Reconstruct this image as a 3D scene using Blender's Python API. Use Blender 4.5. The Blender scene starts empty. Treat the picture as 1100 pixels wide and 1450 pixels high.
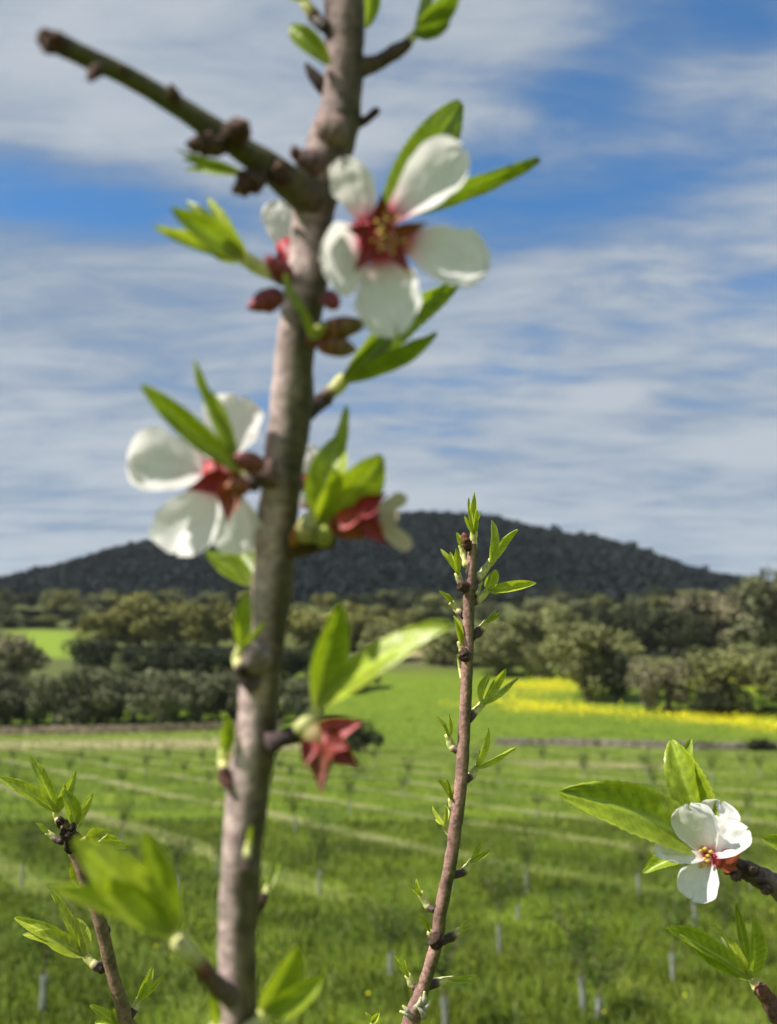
import bpy, math, random
import numpy as np
from mathutils import Vector, Matrix, noise as mnoise

rng = np.random.default_rng(11)
random.seed(11)
R = math.radians
scene = bpy.context.scene
COL = scene.collection

# ------------------------------------------------------------------ camera
CAM_Z = 3.2
FPX, PW, PH = 1400.0, 1100.0, 1450.0          # focal length and frame of the photograph in its pixels
PITCH = R(11.3)
cd = bpy.data.cameras.new('camera'); cam = bpy.data.objects.new('camera', cd); COL.objects.link(cam)
cam.location = (0, 0, CAM_Z); cam.rotation_euler = (math.pi/2 + PITCH, 0, 0)
cd.sensor_fit = 'VERTICAL'; cd.sensor_height = 24; cd.sensor_width = 24*PW/PH
cd.lens = 24*FPX/PH
cd.clip_start = 0.01; cd.clip_end = 20000
cd.dof.use_dof = True; cd.dof.focus_distance = 0.46; cd.dof.aperture_fstop = cd.lens/3.1
cd.dof.aperture_blades = 0
scene.camera = cam
CAM = Vector((0, 0, CAM_Z))

def ray(px, py):
    """direction through a photograph pixel, scaled so that its depth along the view axis is 1"""
    u, v = (px-PW/2)/FPX, -(py-PH/2)/FPX
    c, s = math.cos(PITCH), math.sin(PITCH)
    return Vector((u, c - v*s, s + v*c))
def P(px, py, d):
    return CAM + ray(px, py)*d
def PX(n, d):
    return n*d/FPX                              # n pixels at distance d, in metres
def z_at(px, py, Y):
    r = ray(px, py); return CAM_Z + r.z/r.y*Y
def x_at(px, py, Y):
    r = ray(px, py); return r.x/r.y*Y

# ------------------------------------------------------------------ node helper
class NT:
    def __init__(s, tree): s.t = tree; s.n = tree.nodes; s.l = tree.links
    def node(s, typ, ins=None, **kw):
        nd = s.n.new(typ)
        for k, v in kw.items(): setattr(nd, k, v)
        for k, v in (ins or {}).items(): s.set(nd.inputs[k], v)
        return nd
    def set(s, sock, v):
        if isinstance(v, bpy.types.NodeSocket): s.l.new(v, sock)
        else: sock.default_value = v
    def m(s, op, a, b=0.0, c=0.0, clamp=False):
        nd = s.n.new('ShaderNodeMath'); nd.operation = op; nd.use_clamp = clamp
        s.set(nd.inputs[0], a); s.set(nd.inputs[1], b); s.set(nd.inputs[2], c); return nd.outputs[0]
    def mix(s, f, a, b, mode='MIX'):
        nd = s.n.new('ShaderNodeMix'); nd.data_type = 'RGBA'; nd.blend_type = mode
        s.set(nd.inputs['Factor'], f)
        s.set(nd.inputs[6], a if isinstance(a, bpy.types.NodeSocket) or len(a) == 4 else (*a, 1))
        s.set(nd.inputs[7], b if isinstance(b, bpy.types.NodeSocket) or len(b) == 4 else (*b, 1))
        return nd.outputs[2]
    def ramp(s, v, a, b, lo=0.0, hi=1.0):
        nd = s.n.new('ShaderNodeMapRange'); nd.interpolation_type = 'SMOOTHSTEP'
        for i, q in enumerate((v, a, b, lo, hi)): s.set(nd.inputs[i], q)
        return nd.outputs[0]
    def noise(s, vec, scale, detail=3, rough=0.5, dist=0.0):
        nd = s.n.new('ShaderNodeTexNoise')
        if vec is not None: s.l.new(vec, nd.inputs['Vector'])
        nd.inputs['Scale'].default_value = scale; nd.inputs['Detail'].default_value = detail
        nd.inputs['Roughness'].default_value = rough; nd.inputs['Distortion'].default_value = dist
        return nd.outputs[0]

# ------------------------------------------------------------------ sun, sky, exposure
SUN_EL, SUN_AZ = R(47), R(-109)                # azimuth from the view direction, negative to the side of the lit bark
sdir = Vector((math.sin(SUN_AZ)*math.cos(SUN_EL), math.cos(SUN_AZ)*math.cos(SUN_EL), math.sin(SUN_EL)))
ld = bpy.data.lights.new('sun', 'SUN'); ld.energy = 5.0; ld.angle = R(0.55); ld.color = (1.0, 0.95, 0.86)
sun = bpy.data.objects.new('sun', ld); COL.objects.link(sun)
sun.rotation_euler = sdir.to_track_quat('Z', 'Y').to_euler(); sun.location = (-30, -10, 40)

world = bpy.data.worlds.new('World'); scene.world = world; world.use_nodes = True
world.cycles.sampling_method = 'MANUAL'; world.cycles.sample_map_resolution = 256
w = NT(world.node_tree); w.n.clear()
sky = w.node('ShaderNodeTexSky', sky_type='NISHITA')
sky.sun_disc = False; sky.sun_elevation = SUN_EL; sky.sun_rotation = SUN_AZ
sky.air_density = 1.0; sky.dust_density = 0.6; sky.ozone_density = 2.2
geo = w.node('ShaderNodeTexCoord')
sep = w.node('ShaderNodeSeparateXYZ', {0: geo.outputs['Generated']})
X, Y_, Z_ = sep.outputs
az = w.m('ARCTAN2', X, Y_); el = w.m('ARCSINE', Z_)
zz = w.m('ADD', w.m('MAXIMUM', Z_, 0.0), 0.10)
cvec = w.node('ShaderNodeCombineXYZ', {0: w.m('DIVIDE', X, zz), 1: w.m('DIVIDE', Y_, zz), 2: 0.37}).outputs[0]
cmap = w.node('ShaderNodeMapping', {'Vector': cvec, 'Rotation': (0, 0, R(14)), 'Scale': (0.62, 1.5, 1)}).outputs[0]
big = w.noise(cmap, 1.3, 4, 0.55, 0.4)
fine = w.noise(cmap, 4.0, 6, 0.62, 0.5)
wisp = w.noise(w.node('ShaderNodeMapping', {'Vector': cvec, 'Rotation': (0, 0, R(-8)), 'Scale': (1.2, 2.6, 1)}).outputs[0], 3.2, 5, 0.62, 0.6)
def azel(px, py):
    r = ray(px, py).normalized(); return math.atan2(r.x, r.y), math.asin(r.z)
def gauss(px, py, wx, wy, tilt, amp):
    a0, e0 = azel(px, py); c, s_ = math.cos(tilt), math.sin(tilt)
    da, de = w.m('SUBTRACT', az, a0), w.m('SUBTRACT', el, e0)
    p = w.m('ADD', w.m('MULTIPLY', da, c/(wx/FPX)), w.m('MULTIPLY', de, s_/(wx/FPX)))
    q = w.m('ADD', w.m('MULTIPLY', da, -s_/(wy/FPX)), w.m('MULTIPLY', de, c/(wy/FPX)))
    return w.m('MULTIPLY', w.m('EXPONENT', w.m('MULTIPLY', w.m('ADD', w.m('MULTIPLY', p, p), w.m('MULTIPLY', q, q)), -1.0)), amp)
gap = w.m('ADD', 0.0, 0.0)
for g in [(110, 278, 330, 52, 0.06, .36), (800, 150, 300, 60, 0.38, .22), (800, 280, 230, 60, 0.12, .26), (600, 215, 90, 70, 0, .14), (1080, 20, 90, 60, 0, .2), (1060, 430, 130, 45, 0, .10),
          (250, 60, 420, 150, 0, -.12), (870, 560, 55, 18, 0, -.34), (1085, 638, 55, 20, 0, -.36)]:
    gap = w.m('ADD', gap, gauss(*g))
dens = w.m('ADD', w.m('MULTIPLY', big, 0.46), w.m('ADD', w.m('MULTIPLY', fine, 0.46), w.m('MULTIPLY', wisp, 0.32)))
dens = w.m('ADD', w.m('SUBTRACT', dens, gap), w.ramp(el, R(6), R(24), 0.11, 0.0))
cover = w.ramp(dens, 0.30, 0.66)
thick = w.ramp(w.m('ADD', dens, w.m('MULTIPLY', w.m('SUBTRACT', w.noise(cvec, 0.55, 3, 0.5, 0.3), 0.5), 0.7)), 0.46, 0.84)
cloudcol = w.mix(thick, (1.6, 2.2, 3.05), (3.9, 4.2, 4.5))
skyc = w.mix(1.0, sky.outputs[0], (0.36, 0.87, 1.20), 'MULTIPLY')
mixed = w.mix(w.m('MULTIPLY', cover, 0.93), skyc, cloudcol)
bg = w.node('ShaderNodeBackground', {'Color': mixed, 'Strength': 0.088})
w.l.new(bg.outputs[0], w.node('ShaderNodeOutputWorld').inputs[0])

vs = scene.view_settings
vs.view_transform = 'Standard'; vs.look = 'None'; vs.exposure = 0.64; vs.gamma = 1.0; vs.use_curve_mapping = False
scene.cycles.use_denoising = True
scene.cycles.max_bounces = 5; scene.cycles.transmission_bounces = 4; scene.cycles.diffuse_bounces = 3; scene.cycles.glossy_bounces = 2

# ------------------------------------------------------------------ materials
MATS = {}
def new_mat(name):
    m = bpy.data.materials.new(name); m.use_nodes = True; t = NT(m.node_tree); t.n.clear(); MATS[name] = m
    return m, t, t.node('ShaderNodeOutputMaterial')
def organic(name, rough=0.5, trans=0.0, nscale=300, namp=0.25, bump=0.0, bscale=600, spec=0.4, tint=(1, 1, 1), ttint=(1.15, 1.2, 0.5), objvar=0.0, coat=0.0):
    """colour from the mesh's own 'Col' attribute, broken up by noise; optional light passing through"""
    m, t, out = new_mat(name)
    col = t.node('ShaderNodeAttribute', attribute_name='Col').outputs['Color']
    pos = t.node('ShaderNodeTexCoord').outputs['Object']
    n = t.noise(pos, nscale, 5, 0.6)
    f = t.ramp(n, 0.25, 0.75, 1-namp, 1+namp)
    v = t.node('ShaderNodeCombineXYZ', {0: f, 1: f, 2: f}).outputs[0]
    col = t.mix(1.0, col, v, 'MULTIPLY')
    if objvar:
        rnd = t.node('ShaderNodeObjectInfo').outputs['Random']
        hsv = t.node('ShaderNodeHueSaturation', {'Hue': t.ramp(rnd, 0, 1, 0.5-objvar*.12, 0.5+objvar*.1), 'Value': t.m('ADD', 1-objvar, t.m('MULTIPLY', t.m('FRACT', t.m('MULTIPLY', rnd, 7.31)), 2*objvar)), 'Color': col})
        col = hsv.outputs[0]
    b = t.node('ShaderNodeBsdfPrincipled', {'Base Color': t.mix(1.0, col, tint, 'MULTIPLY'), 'Roughness': rough, 'Specular IOR Level': spec, 'Coat Weight': coat, 'Coat Roughness': 0.25})
    if bump:
        bn = t.node('ShaderNodeBump', {'Height': t.noise(pos, bscale, 6, 0.65), 'Strength': bump, 'Distance': 0.6/bscale})
        t.l.new(bn.outputs[0], b.inputs['Normal'])
    sh = b.outputs[0]
    if trans:
        tr = t.node('ShaderNodeBsdfTranslucent', {'Color': t.mix(1.0, col, ttint, 'MULTIPLY')})
        sh = t.node('ShaderNodeMixShader', {0: trans, 1: b.outputs[0], 2: tr.outputs[0]}).outputs[0]
    t.l.new(sh, out.inputs[0])
    return m
M_BARK = organic('bark', 0.6, 0, 520, 0.38, 0.8, 800, 0.3)
M_DARK = organic('dark_spur', 0.75, 0, 500, 0.45, 0.8, 900, 0.2)
M_LEAF = organic('young_leaf', 0.30, 0.34, 260, 0.22, 0.25, 700, 0.5)
M_PETAL = organic('petal', 0.5, 0.44, 160, 0.05, 0.12, 260, 0.25, ttint=(1.0, .98, .95))
M_CALYX = organic('calyx', 0.5, 0.12, 500, 0.3, 0.3, 800, 0.35, ttint=(1.2, .8, .6))
M_SHOOT = organic('shoot', 0.5, 0.10, 600, 0.3, 0.5, 900, 0.35)
M_CROWN = organic('tree_leaf', 0.65, 0.22, 0.6, 0.35, 0, 1, 0.2, objvar=0.22)
M_FOREST = organic('forest_leaf', 0.9, 0.0, 0.012, 0.25, 0, 1, 0.1)
M_TRUNK = organic('tree_bark', 0.85, 0, 3, 0.3, 0.5, 8, 0.2)
M_GRASS = organic('grass_blade', 0.55, 0.0, 0.35, 0.30, 0, 1, 0.3)
M_SAPLEAF = organic('sapling_leaf', 0.75, 0.15, 20, 0.25, 0, 1, 0.1)
M_YELLOW = organic('yellow_flower', 0.6, 0.2, 1.5, 0.2, 0, 1, 0.2, ttint=(1, 1, .6))
M_STONE = organic('wall_stone', 0.9, 0, 2.0, 0.35, 0.6, 10, 0.2)
M_GUARD = organic('tree_guard', 0.45, 0.3, 12, 0.12, 0.2, 40, 0.4, ttint=(1, 1, 1))

# ------------------------------------------------------------------ mesh helpers
ORG = {}
def link(name, verts, faces, cols, mat, parent=None, origin=None, smooth=True):
    verts = np.asarray(verts, dtype=np.float64)
    if origin is None: origin = verts.mean(axis=0)
    origin = np.asarray(origin, dtype=np.float64)
    me = bpy.data.meshes.new(name)
    me.from_pydata((verts-origin).tolist(), [], faces)
    ca = me.color_attributes.new('Col', 'FLOAT_COLOR', 'POINT')
    cols = np.asarray(cols, dtype=np.float32)
    if cols.ndim == 1: cols = np.tile(cols, (len(verts), 1))
    ca.data.foreach_set('color', np.hstack([cols, np.ones((len(verts), 1), np.float32)]).ravel())
    if smooth: me.polygons.foreach_set('use_smooth', [True]*len(me.polygons))
    me.materials.append(mat)
    return place(name, me, parent, origin)
def place(name, data, parent, origin):
    o = bpy.data.objects.new(name, data); COL.objects.link(o)
    origin = np.asarray(origin, dtype=np.float64)
    o.location = origin - (ORG[parent.name] if parent else 0)
    if parent: o.parent = parent
    ORG[o.name] = origin
    return o
def tag(o, label=None, cat=None, group=None, kind=None):
    for k, v in (('label', label), ('category', cat), ('group', group), ('kind', kind)):
        if v: o[k] = v
    return o
def fast_mesh(name, verts, nv_per_face, cols, mat, smooth=False):
    """mesh of many separate faces with nv_per_face corners each, verts in order"""
    verts = np.asarray(verts, dtype=np.float32); n = len(verts); nf = n//nv_per_face
    me = bpy.data.meshes.new(name)
    me.vertices.add(n); me.vertices.foreach_set('co', verts.ravel())
    me.loops.add(n); me.loops.foreach_set('vertex_index', np.arange(n, dtype=np.int32))
    me.polygons.add(nf); me.polygons.foreach_set('loop_start', np.arange(nf, dtype=np.int32)*nv_per_face)
    me.update(calc_edges=True)
    ca = me.color_attributes.new('Col', 'FLOAT_COLOR', 'POINT')
    ca.data.foreach_set('color', np.hstack([np.asarray(cols, np.float32), np.ones((n, 1), np.float32)]).ravel())
    me.materials.append(mat); me.validate()
    return me
def V(*a): return np.array(a, dtype=np.float64)
def nrm(v): return v/(np.linalg.norm(v)+1e-12)
def spline(pts, n):
    """Catmull-Rom through rows of pts"""
    pts = np.asarray(pts, dtype=np.float64); k = len(pts)
    if k == 2: return np.array([pts[0]*(1-t)+pts[1]*t for t in np.linspace(0, 1, n)])
    ch = np.linalg.norm(np.diff(pts[:, :min(3, pts.shape[1])], axis=0), axis=1)+1e-9
    tn = np.zeros_like(pts)                              # tangents per unit length, so uneven spacing does not overshoot
    sl = np.diff(pts, axis=0)/ch[:, None]
    tn[0], tn[-1] = sl[0], sl[-1]
    tn[1:-1] = (sl[:-1]*ch[1:, None]+sl[1:]*ch[:-1, None])/(ch[1:]+ch[:-1])[:, None]
    out = []
    for t in np.linspace(0, k-1, n):
        i = min(int(t), k-2); f = t-i; h = ch[i]
        out.append(pts[i]*(2*f**3-3*f*f+1)+tn[i]*h*(f**3-2*f*f+f)+pts[i+1]*(-2*f**3+3*f*f)+tn[i+1]*h*(f**3-f*f))
    return np.array(out)
def tube(path, rad, segs=14, rough=0.0, rscale=200, cap=True, seed=0.0):
    """verts, faces, ring parameter and angle-normal of a bumpy tube"""
    path = np.asarray(path); n = len(path); vs_, fs, nn, tt = [], [], [], []
    prev = None
    for i in range(n):
        d = nrm(path[min(i+1, n-1)]-path[max(i-1, 0)])
        if prev is None:
            a = np.cross(d, V(0, 1, 0)); a = a if np.linalg.norm(a) > .05 else np.cross(d, V(1, 0, 0))
        else: a = prev - d*prev.dot(d)
        a = nrm(a); prev = a; b = np.cross(d, a)
        for j in range(segs):
            th = 2*math.pi*j/segs; dirn = a*math.cos(th)+b*math.sin(th)
            p = path[i]+dirn*rad[i]
            if rough: p = p + dirn*rad[i]*rough*mnoise.fractal(Vector(p*rscale)+Vector((seed, 0, 0)), 1.0, 2.1, 4)
            vs_.append(p); nn.append(dirn); tt.append(i/(n-1))
    for i in range(n-1):
        for j in range(segs):
            k = (j+1) % segs; fs.append((i*segs+j, i*segs+k, (i+1)*segs+k, (i+1)*segs+j))
    if cap:
        for i, fl in ((0, True), (n-1, False)):
            vs_.append(path[i]+nrm(path[i]-path[1 if fl else n-2])*rad[i]*.35); nn.append(nrm(path[i]-path[1 if fl else n-2])); tt.append(i/(n-1)); c = len(vs_)-1
            for j in range(segs):
                k = (j+1) % segs
                fs.append((c, i*segs+k, i*segs+j) if fl else (c, i*segs+j, i*segs+k))
    return np.array(vs_), fs, np.array(tt), np.array(nn)
def lerpc(stops, t):
    """piecewise colour ramp; stops [(t, colour), ...], t an array"""
    ts = [s[0] for s in stops]; cs = np.array([s[1] for s in stops])
    return np.stack([np.interp(t, ts, cs[:, k]) for k in range(3)], axis=1)

# ================================================================== THE LAND
RIDGE_PX = [-900, -600, -300, 0, 60, 100, 150, 200, 250, 300, 400, 500, 600, 660, 700, 740, 800, 850, 900, 950, 1000, 1060, 1200, 1500, 1900]
RIDGE_PY = [905, 885, 860, 814, 800, 790, 774, 764, 757, 750, 740, 729, 726, 729, 731, 741, 754, 759, 773, 790, 807, 816, 840, 880, 915]
UC = np.array([(p-550)/1400 for p in (-500, -300, 0, 275, 550, 825, 1100, 1400, 1700)])
TAB = [(70, [0]*9), (90, [0, 0, 0, 0, .3, .6, .6, .6, .6]), (120, [.6, .6, .6, 1.2, 2, 2.8, 2.8, 3, 3]), (135, [2, 2, 2, 2.6, 3.3, 4.6, 5, 5, 5]),
       (170, [9.5]*5+[9.9, 11, 11, 11]), (200, [14.5]*4+[14, 14.5, 16, 16, 16]), (240, [22, 22, 22, 21, 21, 21, 24, 24, 24]), (320, [34]*5+[34, 37, 38, 38]), (420, [47]*9)]
YT = np.array([0]+[r[0] for r in TAB]); ZT = np.array([[0]*9]+[r[1] for r in TAB], dtype=float)
def sstep(a, b, x):
    t = np.clip((x-a)/(b-a), 0, 1); return t*t*(3-2*t)
def terrain(x, y):
    x = np.asarray(x, dtype=float); y = np.asarray(y, dtype=float)
    r = np.hypot(x, y); th = np.abs(np.arctan2(x, y))
    u = np.where(th < R(75), np.tan(np.clip(np.arctan2(x, y), -R(75), R(75))), np.sign(x)*3.7)
    D = r*np.maximum(np.cos(th), .72)
    uc = np.clip(u, UC[0], UC[-1])
    yi = np.clip(np.searchsorted(YT, np.minimum(D, 419.9))-1, 0, len(YT)-2)
    f = np.clip((np.minimum(D, 420)-YT[yi])/(YT[yi+1]-YT[yi]), 0, 1)
    ci = np.clip(np.searchsorted(UC, uc)-1, 0, 7); g = np.clip((uc-UC[ci])/(UC[ci+1]-UC[ci]), 0, 1)
    z = (ZT[yi, ci]*(1-g)+ZT[yi, ci+1]*g)*(1-f)+(ZT[yi+1, ci]*(1-g)+ZT[yi+1, ci+1]*g)*f
    rp = np.interp(550+1400*np.clip(u, -1.03, .97), RIDGE_PX, RIDGE_PY)+13+6*np.abs(np.clip((550+1400*u-640)/600, -1, 1))
    el_ = PITCH - np.arctan((rp-PH/2)/FPX)
    zr = CAM_Z + 800*np.tan(el_)
    hf = np.interp(D, [420, 480, 560, 650, 740, 800, 860, 1000, 1300, 1800], [0, .10, .34, .66, .92, 1, .98, .75, .3, 0])
    z = np.where(D > 420, z + hf*(zr-47), z)
    z = np.where(D > 1000, z*(1-sstep(1000, 3000, D))+15*sstep(1000, 3000, D), z)
    fade = sstep(R(55), R(100), th)                    # behind the camera the land is level
    z = z*(1-fade)+1.6*fade
    near = 1.6*(1-sstep(0.6, 6.5, r))
    z = np.maximum(z, near*(1-fade)+z*fade)
    z = z + 0.05*np.sin(x*.55+.3*y)*np.sin(y*.42)*sstep(8, 14, r)*(1-sstep(60, 100, r))
    return z
def gz(x, y): return float(terrain(np.array([x]), np.array([y]))[0])

rs = np.concatenate([[0.0], np.geomspace(0.4, 60, 90), np.geomspace(61, 430, 110), np.geomspace(435, 1100, 60), np.geomspace(1150, 9000, 14)])
ths = np.radians(np.concatenate([np.linspace(-180, -36, 50)[:-1], np.linspace(-36, 36, 170), np.linspace(36, 180, 50)[1:-1]]))
nt, nr = len(ths), len(rs)
TH, RR = np.meshgrid(ths, rs); gx = (RR*np.sin(TH)).ravel(); gy = (RR*np.cos(TH)).ravel(); gzv = terrain(gx, gy)
# kinds of ground cover, as they grow: rows of bare soil, dry verges, a rape field, scrub
def vnoise(x, y, s, seed):
    return np.array([mnoise.noise(Vector((a*s, b*s, seed))) for a, b in zip(x, y)])
faces = []
for i in range(nr-1):
    for j in range(nt):
        k = (j+1) % nt; faces.append((i*nt+j, (i+1)*nt+j, (i+1)*nt+k, i*nt+k))
def yellow_density(x, y):
    """where the yellow crop grows in the sloping field beyond the wall"""
    u = x/np.maximum(y, 1)
    yc = np.interp(u, [-.06, .1, .25, .40, .6], [141, 134, 117, 102, 92])
    hw = np.interp(u, [-.06, .06, .2, .45], [1, 4.5, 6, 7.5])
    b = np.exp(-((y-yc)/hw)**2)*sstep(.04, .12, u)
    b2 = np.exp(-((y-162)/16)**2)*sstep(.22, .36, u)*.8 + np.exp(-((y-150)/8)**2)*np.exp(-((u-.15)/.05)**2)
    pt = .5+1.1*np.sin(x*.33+1.3*np.sin(y*.21))*np.sin(y*.29+x*.11)+.5*np.sin(x*.9+y*.6)
    return np.clip((b+b2)*np.clip(pt+.25, .05, 1), 0, 1)
gu = gx/np.maximum(gy, 1)
front = (gy > 1) & (np.abs(gu) < 1.0)
ylw = np.where(front, yellow_density(gx, gy), 0)
scrub = sstep(160, 180, RR.ravel()); dark = sstep(420, 450, RR.ravel())
lime = np.where(front, np.exp(-(((gu+.345)/.036)**4))*sstep(185, 195, gy)*(1-sstep(236, 250, gy)), 0)
bare = np.where(front, np.exp(-((gu-.025)/.045)**2)*np.exp(-((gy-215)/22)**2), 0)
# dry verge in front of the walls
dry = np.where(front, np.exp(-((gy-np.interp(gu, [-.45, -.13, -.05], [92, 92, 84]))/8)**2)*sstep(.0, -.10, gu)
               + np.exp(-((gy-(63-38*(gu-.13)))/2.2)**2)*sstep(.10, .15, gu)*(1-sstep(.27, .31, gu)), 0)
gm, t, out = new_mat('ground_cover')
pos = t.node('ShaderNodeNewGeometry').outputs['Position']
zc = t.node('ShaderNodeSeparateColor', {0: t.node('ShaderNodeAttribute', attribute_name='zone').outputs['Color']}).outputs
zc2 = t.node('ShaderNodeSeparateColor', {0: t.node('ShaderNodeAttribute', attribute_name='zone_far').outputs['Color']}).outputs
n1 = t.noise(pos, 0.35, 6, 0.6); n2 = t.noise(pos, 2.2, 6, 0.65); n3 = t.noise(pos, 9.0, 5, 0.7)
grass = t.mix(t.ramp(n1, .3, .7), (.060, .105, .006), (.150, .215, .012))
grass = t.mix(t.m('MULTIPLY', t.ramp(n2, .45, .75), .55), grass, (.20, .225, .045))
grass = t.mix(t.m('MULTIPLY', t.ramp(n3, .5, .75), .35), grass, (.04, .075, .012))
# planting rows: worked soil between the lines of saplings
rowd = t.node('ShaderNodeVectorMath', operation='DOT_PRODUCT'); t.l.new(pos, rowd.inputs[0]); rowd.inputs[1].default_value = (.85, .53, 0)
ph_ = t.m('ADD', t.m('MULTIPLY', rowd.outputs['Value'], 2*math.pi/4.1), t.m('MULTIPLY', t.m('SINE', t.m('MULTIPLY', rowd.outputs['Value'], .31)), .8))
row = t.m('MULTIPLY', t.ramp(t.m('SINE', ph_), .72, .98), t.ramp(n1, .30, .62))
sp = t.node('ShaderNodeSeparateXYZ', {0: pos}).outputs
infield = t.m('MULTIPLY', t.ramp(sp[1], 16, 30, .12, 1), t.ramp(sp[1], 80, 92, 1, 0))
grass = t.mix(t.m('MULTIPLY', t.m('MULTIPLY', row, infield), .75), grass, (.33, .30, .15))
grass = t.mix(t.ramp(sp[1], 76, 104, 0, .85), grass, t.mix(t.m('MULTIPLY', t.m('ADD', n1, t.noise(pos, .07, 4, .6)), .5), (.06, .13, .010), (.20, .255, .018)))
soil = t.mix(n2, (.34, .27, .15), (.46, .38, .23))
c = t.mix(t.m('MULTIPLY', zc[1], t.ramp(n2, .25, .6)), grass, soil)
c = t.mix(t.m('MULTIPLY', zc[0], t.ramp(n2, .3, .6)), c, (.55, .48, .02))
c = t.mix(t.m('MULTIPLY', zc[2], .8), c, t.mix(n2, (.055, .065, .022), (.12, .115, .05)))
c = t.mix(zc2[0], c, t.mix(n2, (.16, .24, .02), (.22, .30, .03)))
c = t.mix(zc2[1], c, t.mix(n2, (.35, .27, .13), (.45, .36, .20)))
c = t.mix(zc2[2], c, (.017, .022, .018))
bs = t.node('ShaderNodeBsdfPrincipled', {'Base Color': c, 'Roughness': .9, 'Specular IOR Level': .15})
bmp = t.node('ShaderNodeBump', {'Height': t.m('ADD', n3, t.m('MULTIPLY', n2, 1.5)), 'Strength': .6, 'Distance': .12}); t.l.new(bmp.outputs[0], bs.inputs['Normal'])
t.l.new(bs.outputs[0], out.inputs[0])
me = bpy.data.meshes.new('ground')
me.from_pydata(np.stack([gx, gy, gzv], 1).tolist(), [], faces)
for nm, ch in (('zone', (ylw, np.clip(dry, 0, 1), scrub)), ('zone_far', (lime, bare, dark))):
    ca = me.color_attributes.new(nm, 'FLOAT_COLOR', 'POINT')
    ca.data.foreach_set('color', np.stack([*ch, np.ones_like(gx)], 1).astype(np.float32).ravel())
me.polygons.foreach_set('use_smooth', [True]*len(me.polygons)); me.materials.append(gm); me.update()
ground = place('ground', me, None, (0, 0, 0)); tag(ground, 'green grass field rising to a wooded hill', 'ground', kind='structure')

# ---- grass and flowers growing on it
def wedge(n, r0, r1, half=.50, p=1.0):
    r = (r0**p+(r1**p-r0**p)*rng.random(n))**(1/p); u = (rng.random(n)*2-1)*half
    return u*r, r
def blades(n, r0, r1, hmin, hmax, wid, lo, hi, p):
    x, y = wedge(n, r0, r1, p=p)
    cl = vnoise(x, y, .7, 3.0); keep = rng.random(n) < .6+.6*cl
    q = x*.85+y*.53; strip = np.sin(q*2*math.pi/4.1+.8*np.sin(q*.31)); keep &= ~((strip > .8) & (y > 18) & (rng.random(n) < .7))
    x, y = x[keep], y[keep]; n = len(x); z = terrain(x, y)
    h = hmin+(hmax-hmin)*rng.random(n)**1.6; a = rng.random(n)*6.283; wd = wid*(.6+.8*rng.random(n))
    lean = rng.normal(0, .35, (n, 2))*h[:, None]
    A = np.stack([x-np.cos(a)*wd, y-np.sin(a)*wd, z-.02], 1); B = np.stack([x+np.cos(a)*wd, y+np.sin(a)*wd, z-.02], 1)
    C = np.stack([x+lean[:, 0], y+lean[:, 1], z+h], 1)
    vv = np.stack([A, B, C], 1).reshape(-1, 3)
    m = rng.random((n, 1))**1.3; col = np.repeat(np.array(lo)*(1-m)+np.array(hi)*m, 3, axis=0)
    return vv, col
g1 = blades(210000, 7.5, 30, .05, .19, .011, (.038, .066, .004), (.165, .20, .013), 1.15)
g2 = blades(70000, 28, 88, .06, .20, .028, (.075, .13, .006), (.25, .29, .030), 1.3)
g3 = blades(30000, 86, 150, .10, .30, .07, (.07, .14, .008), (.22, .28, .025), 1.4)
gme = fast_mesh('grass', np.vstack([g[0] for g in (g1, g2, g3)]), 3, np.vstack([g[1] for g in (g1, g2, g3)]), M_GRASS)
tag(place('grass', gme, None, (0, 0, 0)), 'short green spring grass covering the almond field', 'grass', kind='stuff')
# yellow flowers: four-sided heads, dense in the far field and sparse in the near grass
def heads(x, y, size, zoff):
    n = len(x); z = terrain(x, y)+zoff; s = size*(.6+.8*rng.random(n)); a = rng.random(n)*6.283
    tl = rng.normal(0, .5, (n, 2)); q = []
    for k in range(4):
        dx, dy = np.cos(a+k*math.pi/2)*s, np.sin(a+k*math.pi/2)*s
        q.append(np.stack([x+dx, y+dy, z+dx*tl[:, 0]+dy*tl[:, 1]], 1))
    return np.stack(q, 1).reshape(-1, 3)
x, y = wedge(90000, 95, 185, p=1.5); k = rng.random(len(x)) < yellow_density(x, y)*.85; x, y = x[k], y[k]
h1 = heads(x, y, .11, .15+.5*rng.random(len(x)))
x, y = wedge(1500, 8.5, 26, p=1.3); k = rng.random(len(x)) < np.clip(vnoise(x, y, .45, 9.0)*1.6, 0, 1)*(1-sstep(12, 26, y)); x, y = x[k], y[k]
h2 = heads(x, y, .016, .08+.1*rng.random(len(x)))
hv = np.vstack([h1, h2]); m = np.repeat(rng.random((len(hv)//4, 1)), 4, axis=0)
yme = fast_mesh('yellow_flowers', hv, 4, np.array((.70, .64, .012))*(1-m)+np.array((.80, .76, .03))*m, M_YELLOW)
tag(place('yellow_flowers', yme, None, (0, 0, 0)), 'bright yellow flowers in a band across the field beyond the wall', 'flowers', kind='stuff')

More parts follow.
